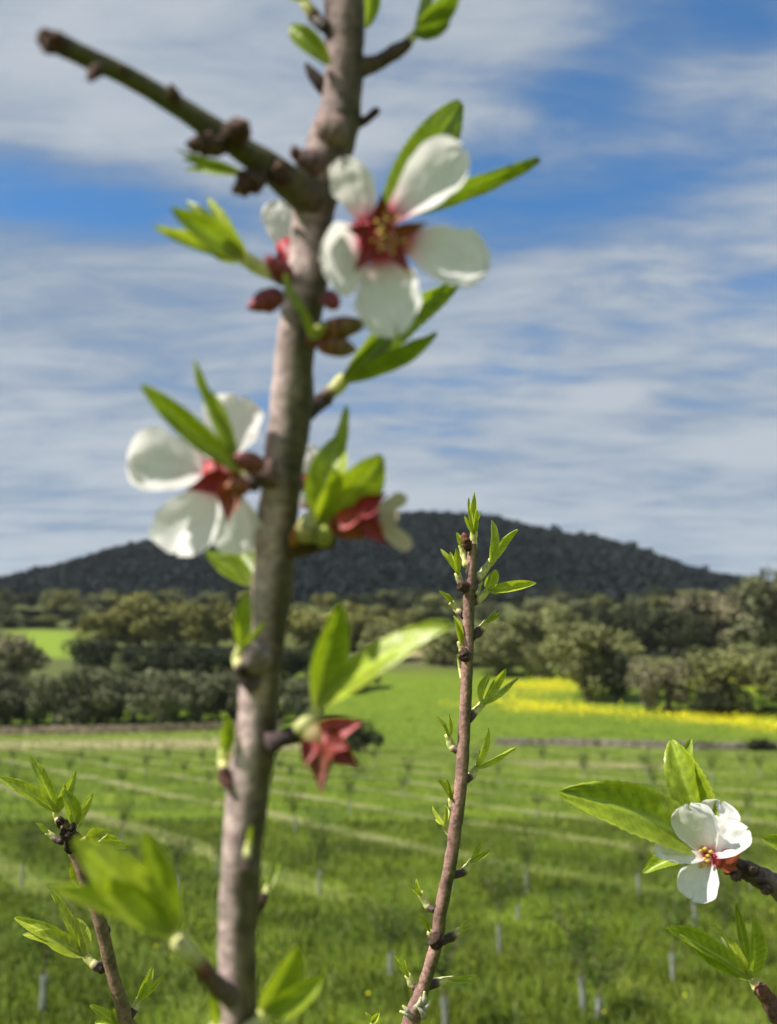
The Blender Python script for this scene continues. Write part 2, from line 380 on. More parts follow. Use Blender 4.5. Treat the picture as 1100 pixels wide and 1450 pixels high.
# ---- forest on the hill: crowns of the far wood, one mass
def ellip_quads(cx, cy, cz, rad, hgt, per, qs, lo, hi):
    """leaf-clump faces spread over many crowns at once"""
    n = len(cx); d = rng.normal(0, 1, (n, per, 3)); d /= np.linalg.norm(d, axis=2, keepdims=True)
    d[:, :, 2] = np.where(d[:, :, 2] < -.35, -d[:, :, 2], d[:, :, 2])
    rr = (.65+.4*rng.random((n, per, 1)))
    c = np.stack([cx, cy, cz+hgt*.55], 1)[:, None, :] + d*rr*np.stack([rad, rad, hgt*.5], 1)[:, None, :]
    nn = d+rng.normal(0, .55, d.shape); nn /= np.linalg.norm(nn, axis=2, keepdims=True)
    aux = rng.normal(0, 1, d.shape); t1 = np.cross(nn, aux); t1 /= np.linalg.norm(t1, axis=2, keepdims=True); t2 = np.cross(nn, t1)
    s = (qs*(.6+.8*rng.random((n, per, 1))))
    q = np.stack([c-t1*s-t2*s*.4, c+t1*s*.3-t2*s, c+t1*s+t2*s*.5, c-t1*s*.4+t2*s], 2).reshape(-1, 3)
    base = rng.random((n, 1, 1)); m = np.clip(base+rng.normal(0, .18, (n, per, 1)), 0, 1)
    col = np.repeat((np.array(lo)*(1-m)+np.array(hi)*m).reshape(-1, 3), 4, axis=0)
    return q, col
nf = 42000
r = 425+(860-425)*rng.random(nf)**.9; u = (rng.random(nf)*2-1)*.62
fx, fy = u*r, r
fh = 3.5+3.5*rng.random(nf)**2; fz = terrain(fx, fy)-.5
q1, c1 = ellip_quads(fx, fy, fz, 1.7+1.5*rng.random(nf), fh, 8, 1.35, (.013, .019, .018), (.018, .025, .022))
ns = 160                                              # taller crowns along the skyline
u = np.linspace(-.5, .5, ns)+rng.normal(0, .004, ns); r = 800+rng.normal(0, 12, ns)
q2, c2 = ellip_quads(u*r, r, terrain(u*r, r)-1, 3+2.5*rng.random(ns), 7+7*rng.random(ns)**2, 60, 1.3, (.012, .018, .011), (.026, .034, .018))
fme = fast_mesh('forest', np.vstack([q1, q2]), 4, np.vstack([c1, c2]), M_FOREST)
tag(place('forest', fme, None, (0, 0, 0)), 'dark pine forest covering the distant round hill', 'forest', kind='stuff')

# ---- trees one can tell apart
def crown_mesh(name, n, seed, shape='round', clumps=26, q=.030):
    """unit crown (height 1, radius ~.5) of leaf clumps"""
    g = np.random.default_rng(seed)
    cc = []
    while len(cc) < clumps:
        p = g.uniform(-1, 1, 3)
        if np.dot(p, p) < 1 and np.dot(p, p) > .12: cc.append(p)
    cc = np.array(cc)
    sc = {'round': (.40, .40, .40), 'wide': (.50, .50, .40), 'tall': (.34, .34, .42)}[shape]
    zc_ = {'round': .50, 'wide': .46, 'tall': .52}[shape]
    cc = cc*np.array(sc)+np.array([0, 0, zc_]); cr = g.uniform(.11, .20, clumps)
    i = g.integers(0, clumps, n); d = g.normal(0, 1, (n, 3)); d /= np.linalg.norm(d, axis=1, keepdims=True)
    c_ = cc[i]+d*cr[i][:, None]*(.5+.5*g.random((n, 1))**.5)
    c_[:, 2] = np.where(c_[:, 2] < .05, .05+g.random(n)*.15, c_[:, 2])
    nn = d+g.normal(0, .6, (n, 3)); nn /= np.linalg.norm(nn, axis=1, keepdims=True)
    t1 = np.cross(nn, g.normal(0, 1, (n, 3))); t1 /= np.linalg.norm(t1, axis=1, keepdims=True); t2 = np.cross(nn, t1)
    s = q*(.5+g.random((n, 1)))
    qv = np.stack([c_-t1*s, c_-t2*s*.6, c_+t1*s, c_+t2*s*.6], 1).reshape(-1, 3)
    m = np.clip(g.random(clumps)[i][:, None]*.6+g.random((n, 1))*.4, 0, 1)
    col = np.repeat(np.array((.75, .75, .7))*(1-m)+np.array((1.3, 1.3, 1.2))*m, 4, axis=0)
    return fast_mesh(name, qv, 4, col, M_CROWN)
CROWNS = {k: [crown_mesh('crown', 3600, 40+i*7+j, k, 22+4*i) for i in range(3)] for j, k in enumerate(('round', 'wide', 'tall'))}
def trunk_mesh(seed):
    g = np.random.default_rng(seed); vv, ff, off = [], [], 0
    def add(path, r0, r1):
        nonlocal off
        pts = spline(path, 7); v, f, tt, nn = tube(pts, np.linspace(r0, r1, 7), 7, .25, 9)
        vv.append(v); ff.extend(tuple(a+off for a in q) for q in f); off += len(v)
    top = V(g.normal(0, .03), g.normal(0, .03), .38)
    add([V(0, 0, -.03), V(g.normal(0, .02), g.normal(0, .02), .18), top], .055, .034)
    for k in range(5):
        a = k*1.26+g.random(); add([top*(.55+.1*k), top+V(math.cos(a)*.13, math.sin(a)*.13, .14), top+V(math.cos(a)*.3, math.sin(a)*.3, .33)], .024, .006)
    me = bpy.data.meshes.new('trunk'); me.from_pydata(np.vstack(vv).tolist(), [], ff)
    ca = me.color_attributes.new('Col', 'FLOAT_COLOR', 'POINT'); ca.data.foreach_set('color', np.tile([.11, .09, .07, 1], len(me.vertices)).astype(np.float32))
    me.materials.append(M_TRUNK); return me
TRUNKS = [trunk_mesh(s) for s in (5, 6, 7)]
def tree_mat(name, tint):
    m = organic(name, 0.7, 0.0, 0.9, 0.35, 0, 1, 0.15, tint=tint, objvar=0.16)
    for n in m.node_tree.nodes:
        if n.type == 'BSDF_TRANSLUCENT':
            k = n.inputs[0].links[0].from_node; k.inputs[7].default_value = (tint[0]*1.1, tint[1]*1.2, tint[2]*.7, 1)
    return m
TM = {'olive': tree_mat('olive_leaf', (.135, .142, .078)), 'dark': tree_mat('evergreen_leaf', (.038, .047, .022)), 'scrub': tree_mat('scrub_leaf', (.23, .225, .070)),
      'grey': tree_mat('grey_twig_leaf', (.185, .165, .105)), 'green': tree_mat('green_leaf', (.19, .198, .078))}
def tree(name, px, py_base, py_top, wpx, Y, kind, shape, label, group=None, cat='tree'):
    x = x_at(px, py_base, Y); z = gz(x, Y)
    H = max(z_at(px, py_top, Y)-z, 1.0); W = PX(wpx, Y)
    root = place(name, None, None, (x, Y, z-.05)); root.empty_display_size = .2
    tag(root, label, cat, group)
    rot = random.random()*6.28
    for nm, data in (('trunk', random.choice(TRUNKS)), ('crown', random.choice(CROWNS[shape]))):
        o = bpy.data.objects.new(nm, data); COL.objects.link(o); o.parent = root
        o.rotation_euler = (0, 0, rot); wscale = W/(.95 if shape == 'wide' else .82 if shape == 'round' else .74)
        o.scale = (wscale, wscale, H*1.02)
        if nm == 'crown':
            o.material_slots[0].link = 'OBJECT'; o.material_slots[0].material = TM[kind]
    return root
# the hedge behind the far verge
for i, (px, top, wpx) in enumerate([(-45, 930, 90), (8, 945, 80), (50, 952, 66), (92, 938, 84), (140, 940, 92), (188, 935, 86), (232, 944, 80), (280, 940, 88), (328, 938, 84), (378, 945, 80), (425, 955, 66)]):
    tree('hedge_tree', px, 1022, top, wpx*1.15, 121+(i % 3)*3, 'olive', 'wide', 'grey olive tree in the hedge row behind the straw verge', 'olive trees in the hedge row')
tree('broad_tree', 15, 960, 888, 95, 150, 'grey', 'round', 'tall grey brown tree rising beside the small lime field', None)
tree('evergreen_tree', 128, 946, 898, 66, 165, 'dark', 'round', 'round black green evergreen beside the lime field above the hedge')
for px, top, wpx in [(190, 912, 60), (232, 905, 70), (282, 902, 76), (330, 908, 70), (415, 908, 80)]:
    tree('evergreen_tree', px, 955, top, wpx, 158, 'dark', 'wide', 'dark evergreen shrub between the hedge row and the yellow green trees', 'evergreen shrubs behind the hedge row')
for px, top, wpx in [(150, 862, 74), (196, 842, 96), (252, 852, 90), (305, 850, 84), (345, 856, 76), (440, 855, 100), (500, 866, 86)]:
    tree('spring_tree', px, 925, top, wpx, 205, 'scrub', 'round', 'yellow green tree in new leaf on the slope above the evergreen shrubs', 'yellow green trees on the slope')
for px, base, top, wpx, Y in [(545, 930, 878, 80, 190), (625, 935, 885, 80, 180), (470, 965, 915, 70, 150), (510, 960, 925, 50, 152)]:
    tree('bush', px, base, top, wpx, Y, 'green', 'wide', 'soft green bush at the head of the green field', 'bushes at the head of the green field', 'bush')
# clumps beyond the wall and the yellow band
tree('field_tree', 838, 986, 872, 122, 133, 'green', 'round', 'large round olive green tree standing in the yellow flower band')
tree('field_bush', 872, 992, 915, 62, 131, 'dark', 'round', 'dark bush tucked against the round olive green tree', None, 'bush')
tree('field_bush', 946, 1000, 918, 92, 121, 'grey', 'wide', 'grey brown bush just above the yellow flower band', None, 'bush')
tree('field_bush', 1030, 1010, 910, 118, 117, 'green', 'round', 'large grey green bush beside the grey brown bush above the yellow band', None, 'bush')
tree('field_bush', 1110, 1010, 905, 110, 119, 'green', 'round', 'green bush beyond the large grey green bush', None, 'bush')
tree('field_bush', 1008, 1014, 975, 60, 115, 'dark', 'wide', 'low dark shrub at the foot of the large grey green bush', None, 'bush')
tree('wood_tree', 1010, 915, 828, 106, 186, 'grey', 'round', 'pale grey brown tree at the edge of the upper wood')
tree('wood_tree', 1082, 920, 808, 110, 182, 'olive', 'round', 'tall olive tree at the edge of the upper wood')
tree('wood_tree', 1140, 920, 812, 110, 184, 'grey', 'round', 'grey tree behind the tall olive tree')
for px, base, top, wpx, Y in [(955, 918, 862, 70, 184), (915, 918, 858, 74, 190), (880, 920, 850, 70, 196), (985, 915, 866, 50, 180)]:
    tree('wood_tree', px, base, top, wpx, Y, 'dark', 'round', 'dark tree along the edge of the upper wood', 'dark trees of the upper wood edge')
for px, base, top, wpx, Y in [(705, 945, 892, 90, 164), (742, 935, 858, 96, 178), (660, 940, 880, 76, 176), (790, 930, 852, 84, 186), (765, 950, 905, 56, 160)]:
    tree('wood_tree', px, base, top, wpx, Y, 'green', 'round', 'olive green tree of the wood behind the yellow flower band', 'olive green trees behind the yellow band')
# scrub wood on the slope under the hill
for px in (-60, -25, 8, 40, 72, 105, 135):
    for Y, top in ((252, 872), (285, 858)):
        tree('slope_tree', px+random.uniform(-12, 12), 890 if Y < 270 else 876, top+random.uniform(-6, 6), random.uniform(38, 56), Y+random.uniform(-4, 4), random.choice(('olive', 'green', 'dark')), 'wide', 'small tree lining the upper edge of the lime field', 'trees above the lime field')
cnt = 0
while cnt < 150:
    Y = 225+190*random.random(); px = -80+1260*random.random()
    u = (px-550)/1400
    if -.385 < u < -.30 and 185 < Y < 247: continue
    if -.02 < u < .06 and 195 < Y < 235: continue
    x = u*Y; zb = gz(x, Y); h = 4.5+4*random.random()
    root_py = lambda zz_: PH/2 - FPX*math.tan(math.atan2(zz_-CAM_Z, Y)-PITCH)
    k = random.choices(('scrub', 'green', 'olive', 'dark'), (4, 4, 3, 3) if px < 650 else (1, 3, 4, 4))[0]
    if Y > 340: k = random.choices(('green', 'olive', 'dark'), (2, 3, 5))[0]
    tree('slope_tree', px, root_py(zb), root_py(zb+h), h*1.25*FPX/Y, Y, k, random.choice(('round', 'wide')),
         {'scrub': 'small yellow green tree on the scrub slope under the dark hill', 'green': 'small olive green tree on the scrub slope under the dark hill',
          'olive': 'small grey olive tree on the scrub slope under the dark hill', 'dark': 'small blackish evergreen on the scrub slope under the dark hill'}[k], 'trees on the scrub slope')
    cnt += 1
tree('field_shrub', 505, 1052, 1018, 62, 76, 'dark', 'wide', 'small dark shrub alone on the far edge of the green field', None, 'shrub')
tree('field_shrub', 1076, 1066, 1046, 40, 76, 'dark', 'wide', 'small dark shrub against the dry stone wall', None, 'shrub')

# ---- dry stone walls
def wall(name, pts, h, label, tone):
    pts = np.array(pts, dtype=float); vv, cc, n = [], [], 0
    path = spline(pts, 60); seg = np.linalg.norm(np.diff(path, axis=0), axis=1); L = seg.sum(); cum = np.concatenate([[0], np.cumsum(seg)])
    ff = []
    for row in range(4):
        s = random.random()*.3
        while s < L:
            wd = .28+.35*random.random(); x = np.interp(s+wd/2, cum, path[:, 0]); y = np.interp(s+wd/2, cum, path[:, 1])
            x2 = np.interp(s+wd/2+.3, cum, path[:, 0]); y2 = np.interp(s+wd/2+.3, cum, path[:, 1]); a = math.atan2(y2-y, x2-x) if s+wd < L-.5 else a
            hh = h/4*(.85+.4*random.random()); z = gz(x, y)+row*h/4-.04
            c_, s_ = math.cos(a), math.sin(a); dp = .24+.06*random.random(); yo = random.uniform(-.04, .04)
            col = np.array(tone)*(.65+.7*random.random())*np.array([1, random.uniform(.92, 1.0), random.uniform(.8, .97)])
            b = len(vv)
            for dz in (0, hh):
                for dx, dy in ((-1, -1), (1, -1), (1, 1), (-1, 1)):
                    ox = dx*wd/2*random.uniform(.86, .98); oy = dy*dp*random.uniform(.8, 1)+yo
                    vv.append((x+ox*c_-oy*s_, y+ox*s_+oy*c_, z+dz*random.uniform(.9, 1))); cc.append(col)
            ff += [(b, b+3, b+2, b+1), (b+4, b+5, b+6, b+7)]+[(b+i, b+(i+1) % 4, b+4+(i+1) % 4, b+4+i) for i in range(4)]
            s += wd*1.02
    o = place(name, None, None, (path[0][0], path[0][1], gz(*path[0][:2]))); tag(o, label, 'wall')
    st = link('stones', vv, ff, cc, M_STONE, o, smooth=False); st['kind'] = 'stuff'
    return o
wall('dry_stone_wall', [(x_at(700, 1060, 84), 84), (x_at(830, 1058, 81), 81), (x_at(960, 1056, 78), 78), (x_at(1120, 1050, 76), 76), (x_at(1250, 1050, 72), 72)], .62, 'low grey dry stone wall below the yellow flower field', (.20, .18, .16))
wall('dry_stone_wall', [(x_at(-120, 1030, 112), 112), (x_at(0, 1030, 111), 111), (x_at(200, 1030, 110), 110), (x_at(400, 1030, 112), 112)], .95, 'brown dry stone wall at the foot of the olive hedge row', (.27, .22, .17))

# ---- young almond saplings in white guards
def sapling_meshes(seed):
    g = np.random.default_rng(seed)
    gp = [V(0, 0, z) for z in np.linspace(-.02, .38, 7)]
    gv, gf, gt, gn = tube(gp, [.040, .036, .034, .034, .033, .036, .040], 12, .22, 14, cap=False, seed=seed)
    gc = np.tile(np.array((.30, .32, .27)), (len(gv), 1))*(.8+.5*rng.random((len(gv), 1)))
    sv, sf, off = [], [], 0; lv = []
    def add(pts, r0, r1):
        nonlocal off
        p = spline(pts, 6); v, f, a, b = tube(p, np.linspace(r0, r1, 6), 5, .1, 30); sv.append(v); sf.extend(tuple(i+off for i in q) for q in f); off += len(v); return p
    top = V(g.normal(0, .03), g.normal(0, .03), .62)
    add([V(0, 0, 0), V(0, 0, .4), top], .014, .011)
    for k in range(6):
        a = k*1.05+g.random()*.5; s0 = top*(.86+.03*k)
        ln = .45+.35*g.random(); e = s0+V(math.cos(a)*ln*.45, math.sin(a)*ln*.45, ln)
        p = add([s0, s0+V(math.cos(a)*ln*.2, math.sin(a)*ln*.2, ln*.35), e], .007, .002)
        for j in range(2):
            q0 = p[2+j]; b = a+g.normal(0, .8); add([q0, q0+V(math.cos(b)*.1, math.sin(b)*.1, .1), q0+V(math.cos(b)*.18, math.sin(b)*.18, .26)], .004, .0015)
        for j in range(60):
            c0 = p[g.integers(1, 6)]+g.normal(0, .07, 3); d = nrm(g.normal(0, 1, 3)+V(0, 0, .6)); s_ = nrm(np.cross(d, g.normal(0, 1, 3))); l = .04+.05*g.random()
            lv += [c0, c0+d*l*.5+s_*l*.22, c0+d*l, c0+d*l*.5-s_*l*.22]
    def mk(nm, v, f, c, m):
        me = bpy.data.meshes.new(nm); me.from_pydata(np.asarray(v).tolist(), [], f); ca = me.color_attributes.new('Col', 'FLOAT_COLOR', 'POINT')
        ca.data.foreach_set('color', np.hstack([c, np.ones((len(v), 1))]).astype(np.float32).ravel()); me.materials.append(m); return me
    gm_ = mk('trunk_guard', gv, gf, gc, M_GUARD)
    sv = np.vstack(sv); stem_ = mk('stem', sv, sf, np.tile((.15, .11, .085), (len(sv), 1)), M_TRUNK)
    m = np.repeat(g.random((len(lv)//4, 1)), 4, axis=0)
    leaf_ = fast_mesh('crown', np.array(lv), 4, np.array((.035, .075, .012))*(1-m)+np.array((.10, .15, .03))*m, M_SAPLEAF)
    return gm_, stem_, leaf_
SAP = [sapling_meshes(s) for s in (1, 2, 3, 4)]
def sapling(x, y, label, group, size=1.0):
    z = gz(x, y); o = place('sapling', None, None, (x, y, z)); o.empty_display_size = .1
    o.rotation_euler = (random.uniform(-.06, .06), random.uniform(-.06, .06), random.random()*6.28)
    tag(o, label, 'sapling', group)
    v = random.choice(SAP); sx, sz_ = random.uniform(.75, 1.1), random.uniform(.6, 1.15)
    for nm, d in zip(('trunk_guard', 'stem', 'crown'), v):
        c_ = bpy.data.objects.new(nm, d); COL.objects.link(c_); c_.parent = o; c_.scale = (size*sx,)*2+(size*sz_,)
    return o
near = [(60, 1425), (848, 1448), (826, 1436), (632, 1462), (553, 1382), (953, 1395), (707, 1352), (452, 1262), (746, 1266), (733, 1302), (985, 1312), (150, 1330), (250, 1270), (1065, 1260), (905, 1272), (30, 1260), (640, 1262), (1030, 1370)]
taken = []
for px, py in near:
    r_ = ray(px, py); Yd = (CAM_Z-0)/(-r_.z/r_.y); x = r_.x/r_.y*Yd; taken.append((x, Yd))
    sapling(x, Yd, 'young almond sapling in a white guard in the near rows of the grass field', 'almond saplings in the near rows', .95)
for i in range(-10, 24):
    for j in range(-12, 24):
        # rows run along (-.53, .85)
        x = i*4.1*.85 + j*4.0*-.53 + random.gauss(0, .55); y = i*4.1*.53 + j*4.0*.85 + random.gauss(0, .6)
        if random.random() < .30 or y < 17.5 or y > 60 or abs(x/y) > .42 or any(math.hypot(x-a, y-b) < 2.2 for a, b in taken): continue
        sapling(x, y, 'small distant almond sapling in a white guard in the far rows of the field', 'almond saplings in the far rows', random.uniform(.8, 1.05))

# ================================================================== THE ALMOND BRANCHES
BROWN, DARKB, CREAM = V(.14, .085, .06), V(.045, .028, .022), V(.66, .66, .27)
LG, MG, DG = V(.47, .53, .06), V(.28, .36, .02), V(.11, .18, .014)
CAMV = np.array(CAM)
def W(px, py, d): return np.array(P(px, py, d))

def sheet(base, tip, width, kind='leaf', roll=0.0, bend=0.0, cup=0.15, nu=22, nv=8, wave=0.0, seed=0, curl=0.0, notch=0.0, twist=0.0):
    """a leaf, petal or sepal between two points; its face turned to the viewer, then rolled about its length"""
    base, tip = np.asarray(base), np.asarray(tip); a = tip-base; L = np.linalg.norm(a); ax = a/L
    n0 = CAMV-(base+tip)/2; n0 = nrm(n0-ax*n0.dot(ax)); s0 = np.cross(ax, n0)
    verts, ts, vsn = [], [], []
    for i in range(nu+1):
        t_ = i/nu
        if kind == 'leaf': wd = math.sin(math.pi*min(1, (.02+.97*t_)**.98))**.62+.05*(1-t_)
        elif kind == 'petal': wd = (.22+.78*math.sin(math.pi/2*min(1, t_/.70))**1.0)*math.sqrt(max(0, 1-max(0, (t_-.66)/.345)**2.6))
        else: wd = (.85+.35*math.sin(math.pi*min(1, t_*1.3)))*(1-t_**1.7)+.02
        rl = roll+twist*t_; n = n0*math.cos(rl)+s0*math.sin(rl); s = s0*math.cos(rl)-n0*math.sin(rl)
        cen = base+ax*L*t_ + n*L*(bend*math.sin(math.pi*t_*.9)+curl*max(0, t_-.55)**2*4)
        for j in range(nv+1):
            v = -1+2*j/nv; ser = 1.0
            if kind == 'leaf' and abs(v) > .99: ser = 1+.035*(1 if i % 2 else -1)
            half = width/2*wd*ser
            if kind == 'petal' and abs(v) > .5: half *= 1+.13*mnoise.noise(Vector((t_*4.5+seed*3, math.copysign(2, v), seed)))*min(1, t_*2)
            if kind == 'leaf': hgt = cup*half*2*(abs(v)**1.3)
            elif kind == 'petal': hgt = cup*half*2*(v*v)*(1-.3*t_)
            else: hgt = cup*half*2*v*v
            p = cen+s*v*half+n*hgt
            if notch: p = p-ax*L*notch*math.exp(-(v/.22)**2)*max(0, (t_-.8)/.2)
            if wave:
                q = mnoise.noise(Vector((t_*3.1+seed, v*1.7, seed*.37)))
                q2 = mnoise.noise(Vector((t_*6+seed, v*5+3, seed*.71)))*1.5
                p = p+n*L*wave*(q*(.35+.65*abs(v))+q2*.35)*t_
            verts.append(p); ts.append(t_); vsn.append(v)
    faces = []
    for i in range(nu):
        for j in range(nv):
            b = i*(nv+1)+j; faces.append((b, b+1, b+nv+2, b+nv+1))
    return np.array(verts), faces, np.array(ts), np.array(vsn)
SEED = [0]
def leaf(parent, base, tip, width, tone=0.5, **kw):
    """base, tip: (px, py, distance); width in pixels"""
    SEED[0] += 1; b, e = W(*base), W(*tip); width = width*.86
    kw.setdefault('cup', .30); kw.setdefault('bend', random.uniform(-.08, .10)); kw.setdefault('wave', .05); kw.setdefault('twist', random.uniform(-.35, .35)); kw.setdefault('curl', random.uniform(-.10, .06)); kw.setdefault('nu', 34); kw.setdefault('nv', 12)
    if kw.get('roll') == 'gloss':                         # a blade lying so that it mirrors the sun
        ax = nrm(e-b); n0 = CAMV-(b+e)/2; n0 = nrm(n0-ax*n0.dot(ax)); hv_ = nrm(nrm(CAMV-(b+e)/2)+np.array(sdir)); hv_ = nrm(hv_-ax*hv_.dot(ax)); s0 = np.cross(ax, n0)
        kw['roll'] = math.atan2(hv_.dot(s0), hv_.dot(n0)); kw['cup'] = .06
    v, f, t_, s = sheet(b, e, PX(width, (base[2]+tip[2])/2), 'leaf', seed=SEED[0], **kw)
    c = DG+(MG-DG)*min(1, tone*2) if tone < .5 else MG+(LG-MG)*(tone-.5)*2
    col = np.tile(c, (len(v), 1))*(1+.13*np.sin(t_*62-np.abs(s)*10)*(np.abs(s) > .08))[:, None]*(1+.16*np.array([mnoise.noise(Vector((a*3+SEED[0], b_*2, 0))) for a, b_ in zip(t_, s)]))[:, None]
    rib = np.exp(-(s/.10)**2)[:, None]*.6; col = col*(1-rib)+np.minimum(c*1.7+.05, 1)*rib
    mg = np.exp(-((1-np.abs(s))/.07)**2)[:, None]*.5; col = col*(1-mg)+np.minimum(LG*1.25, 1)*mg
    bs_ = np.exp(-t_/.10)[:, None]*.7; col = col*(1-bs_)+CREAM*.8*bs_
    return link('leaf', v, f, col, M_LEAF, parent)
def petal(parent, base, tip, width, pink=1.0, name='petal', tone=(.93, .91, .90), **kw):
    SEED[0] += 1; b, e = W(*base), W(*tip)
    kw.setdefault('cup', .18); kw.setdefault('bend', -.06); kw.setdefault('wave', .15); kw.setdefault('notch', random.uniform(.04, .12)); kw.setdefault('curl', random.uniform(-.05, .16)); kw.setdefault('twist', random.uniform(-.35, .35))
    if isinstance(kw.get('roll'), str):
        ax = nrm(e-b); n0 = CAMV-(b+e)/2; n0 = nrm(n0-ax*n0.dot(ax)); hv_ = nrm(nrm(CAMV-(b+e)/2)+np.array(sdir)*float(kw['roll'])); hv_ = nrm(hv_-ax*hv_.dot(ax)); s0 = np.cross(ax, n0)
        kw['roll'] = math.atan2(hv_.dot(s0), hv_.dot(n0))
    v, f, t_, s = sheet(b, e, PX(width, (base[2]+tip[2])/2), 'petal', seed=SEED[0]*1.7, nu=20, nv=14, **kw)
    tone = np.array(tone)
    col = lerpc([(0, (.55, .03, .08)), (.10, (.66, .12, .20)), (.24, tone*V(1, .82, .88)), (.42, tone), (1, tone)], np.clip(t_/max(pink, .01), 0, 1))
    vein = (.5+.5*np.sin(s*26+np.sin(t_*5)))*.035*(t_ < .85); col = col*(1-vein[:, None])
    return link(name, v, f, col, M_PETAL, parent)
def sepal(parent, base, tip, width, c0=(.30, .035, .035), c1=(.26, .14, .035), **kw):
    SEED[0] += 1; b, e = W(*base), W(*tip)
    kw.setdefault('cup', .3); kw.setdefault('bend', -.08); kw.setdefault('wave', .04)
    v, f, t_, s = sheet(b, e, PX(width, (base[2]+tip[2])/2), 'sepal', seed=SEED[0], nu=10, nv=8, **kw)
    v2 = np.vstack([v, v+nrm(CAMV-v.mean(axis=0))*-PX(2.2, base[2])]); n = len(v)
    f2 = f+[tuple(reversed([i+n for i in q])) for q in f]
    nv = 8; rim = [i*(nv+1) for i in range(11)]+[10*(nv+1)+j for j in range(1, nv+1)]+[i*(nv+1)+nv for i in range(9, -1, -1)]
    f2 += [(rim[i+1], rim[i], rim[i]+n, rim[i+1]+n) for i in range(len(rim)-1)]
    col = lerpc([(0, c0), (.45, c0), (1, c1)], np.concatenate([t_, t_]))
    return link('sepal', v2, f2, col, M_CALYX, parent)
def pod(parent, name, base, tip, rpx, c0, c1, mat=None, scales=5, point=.55, rough=.12):
    """bud or swelling: an egg of overlapping scales along an axis"""
    b, e = W(*base), W(*tip); r = PX(rpx, (base[2]+tip[2])/2); n = 13
    tt = np.linspace(0, 1, n); rad = r*np.sin(np.pi*np.clip(.12+.88*tt**(.75+point*.3), 0, 1))**(.65)
    rad[-1] = r*.06; path = b+(e-b)*tt[:, None]
    v, f, t_, nn = tube(path, rad, 12, 0)
    ang = np.arctan2(nn[:, 2], nn[:, 0]); k = np.floor(t_*scales*.8); ph = (ang/(2*math.pi)*3+k*.5) % 1
    v = v+nn*(r*rough*(np.abs(ph-.5)*2-.5)*(t_*scales*.8 % 1)*np.sin(math.pi*t_))[:, None]
    v = v+nn*(r*np.array([.55*mnoise.fractal(Vector(p*900), 1.0, 2.0, 3) for p in v])*np.sin(math.pi*t_)*(1 if mat is None or mat == M_DARK else .25))[:, None]
    edge = ((t_*scales*.8) % 1)[:, None]
    col = (np.array(c0)*(1-t_[:, None])+np.array(c1)*t_[:, None])*(.5+.9*edge**2)
    if mat is None: col = col+np.clip(np.array([mnoise.noise(Vector(p*1500)) for p in v])-.25, 0, 1)[:, None]*np.array((.5, .4, .3))*.6
    return link(name, v, f, col, mat or M_DARK, parent)
def rod(parent, name, pts, wpx, stops, mat=M_SHOOT, segs=12, rough=.14, rscale=300, n=16, dark_base=0.0):
    """pts: (px, py, distance); wpx: widths in pixels at the points"""
    p = spline([W(*q) for q in pts], n); dd = np.array([q[2] for q in pts])
    wv = np.interp(np.linspace(0, 1, n), np.linspace(0, 1, len(pts)), np.array(wpx)*dd/FPX)/2
    v, f, t_, nn = tube(p, wv, segs, rough, rscale, seed=SEED[0]); SEED[0] += 1
    return link(name, v, f, lerpc(stops, t_), mat, parent)
def stem(parent, pts, lit, shade, tip=None, segs=18, n=150, rough=.07, rscale=130, extra=None, name='stem', shift=.30, upper_tone=None):
    """pts: (px, py, distance, width px); the sunny flank of the bark is flushed, the other is greener with its shade painted in"""
    q = np.array([list(W(a, b, d))+[PX(w_, d)/2] for a, b, d, w_ in pts])
    if extra is not None: q = np.vstack([q, extra])
    s = spline(q, n); v, f, t_, nn = tube(s[:, :3], s[:, 3], segs, rough, rscale)
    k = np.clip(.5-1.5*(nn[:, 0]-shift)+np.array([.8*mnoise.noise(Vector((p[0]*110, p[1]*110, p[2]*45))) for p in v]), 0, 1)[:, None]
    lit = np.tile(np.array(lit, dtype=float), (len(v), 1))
    if upper_tone: a_ = np.clip(1-t_/upper_tone[1], 0, 1)[:, None]**.7; lit = lit*(1-a_)+np.array(upper_tone[0])*a_     # darker and browner towards the upper end
    col = np.array(shade)*(1-k)+lit*k  # pink and green pigment, with the shaded flank painted darker too
    # lenticels and scars
    sp_ = np.array([mnoise.noise(Vector((p[0]*260, p[1]*260, p[2]*650))) for p in v])
    col = col*(1-.38*np.clip((sp_-.25)*3, 0, 1)[:, None]); col = col*(1+.22*np.clip((-sp_-.3)*3, 0, 1)[:, None])
    blot = np.array([mnoise.fractal(Vector((p[0]*150, p[1]*150, p[2]*75))+Vector((7, 3, 1)), 1.0, 2.0, 4) for p in v])
    col = col*np.clip(1+.5*blot, .5, 1.4)[:, None]
    ring = np.array([mnoise.noise(Vector((p[0]*60, p[1]*60, p[2]*420))+Vector((2, 9, 4))) for p in v]); col = col*(1-.24*np.clip((ring-.30)*4, 0, 1)[:, None]*np.array((.8, 1, 1)))
    return link(name, v, f, col, M_BARK, parent)
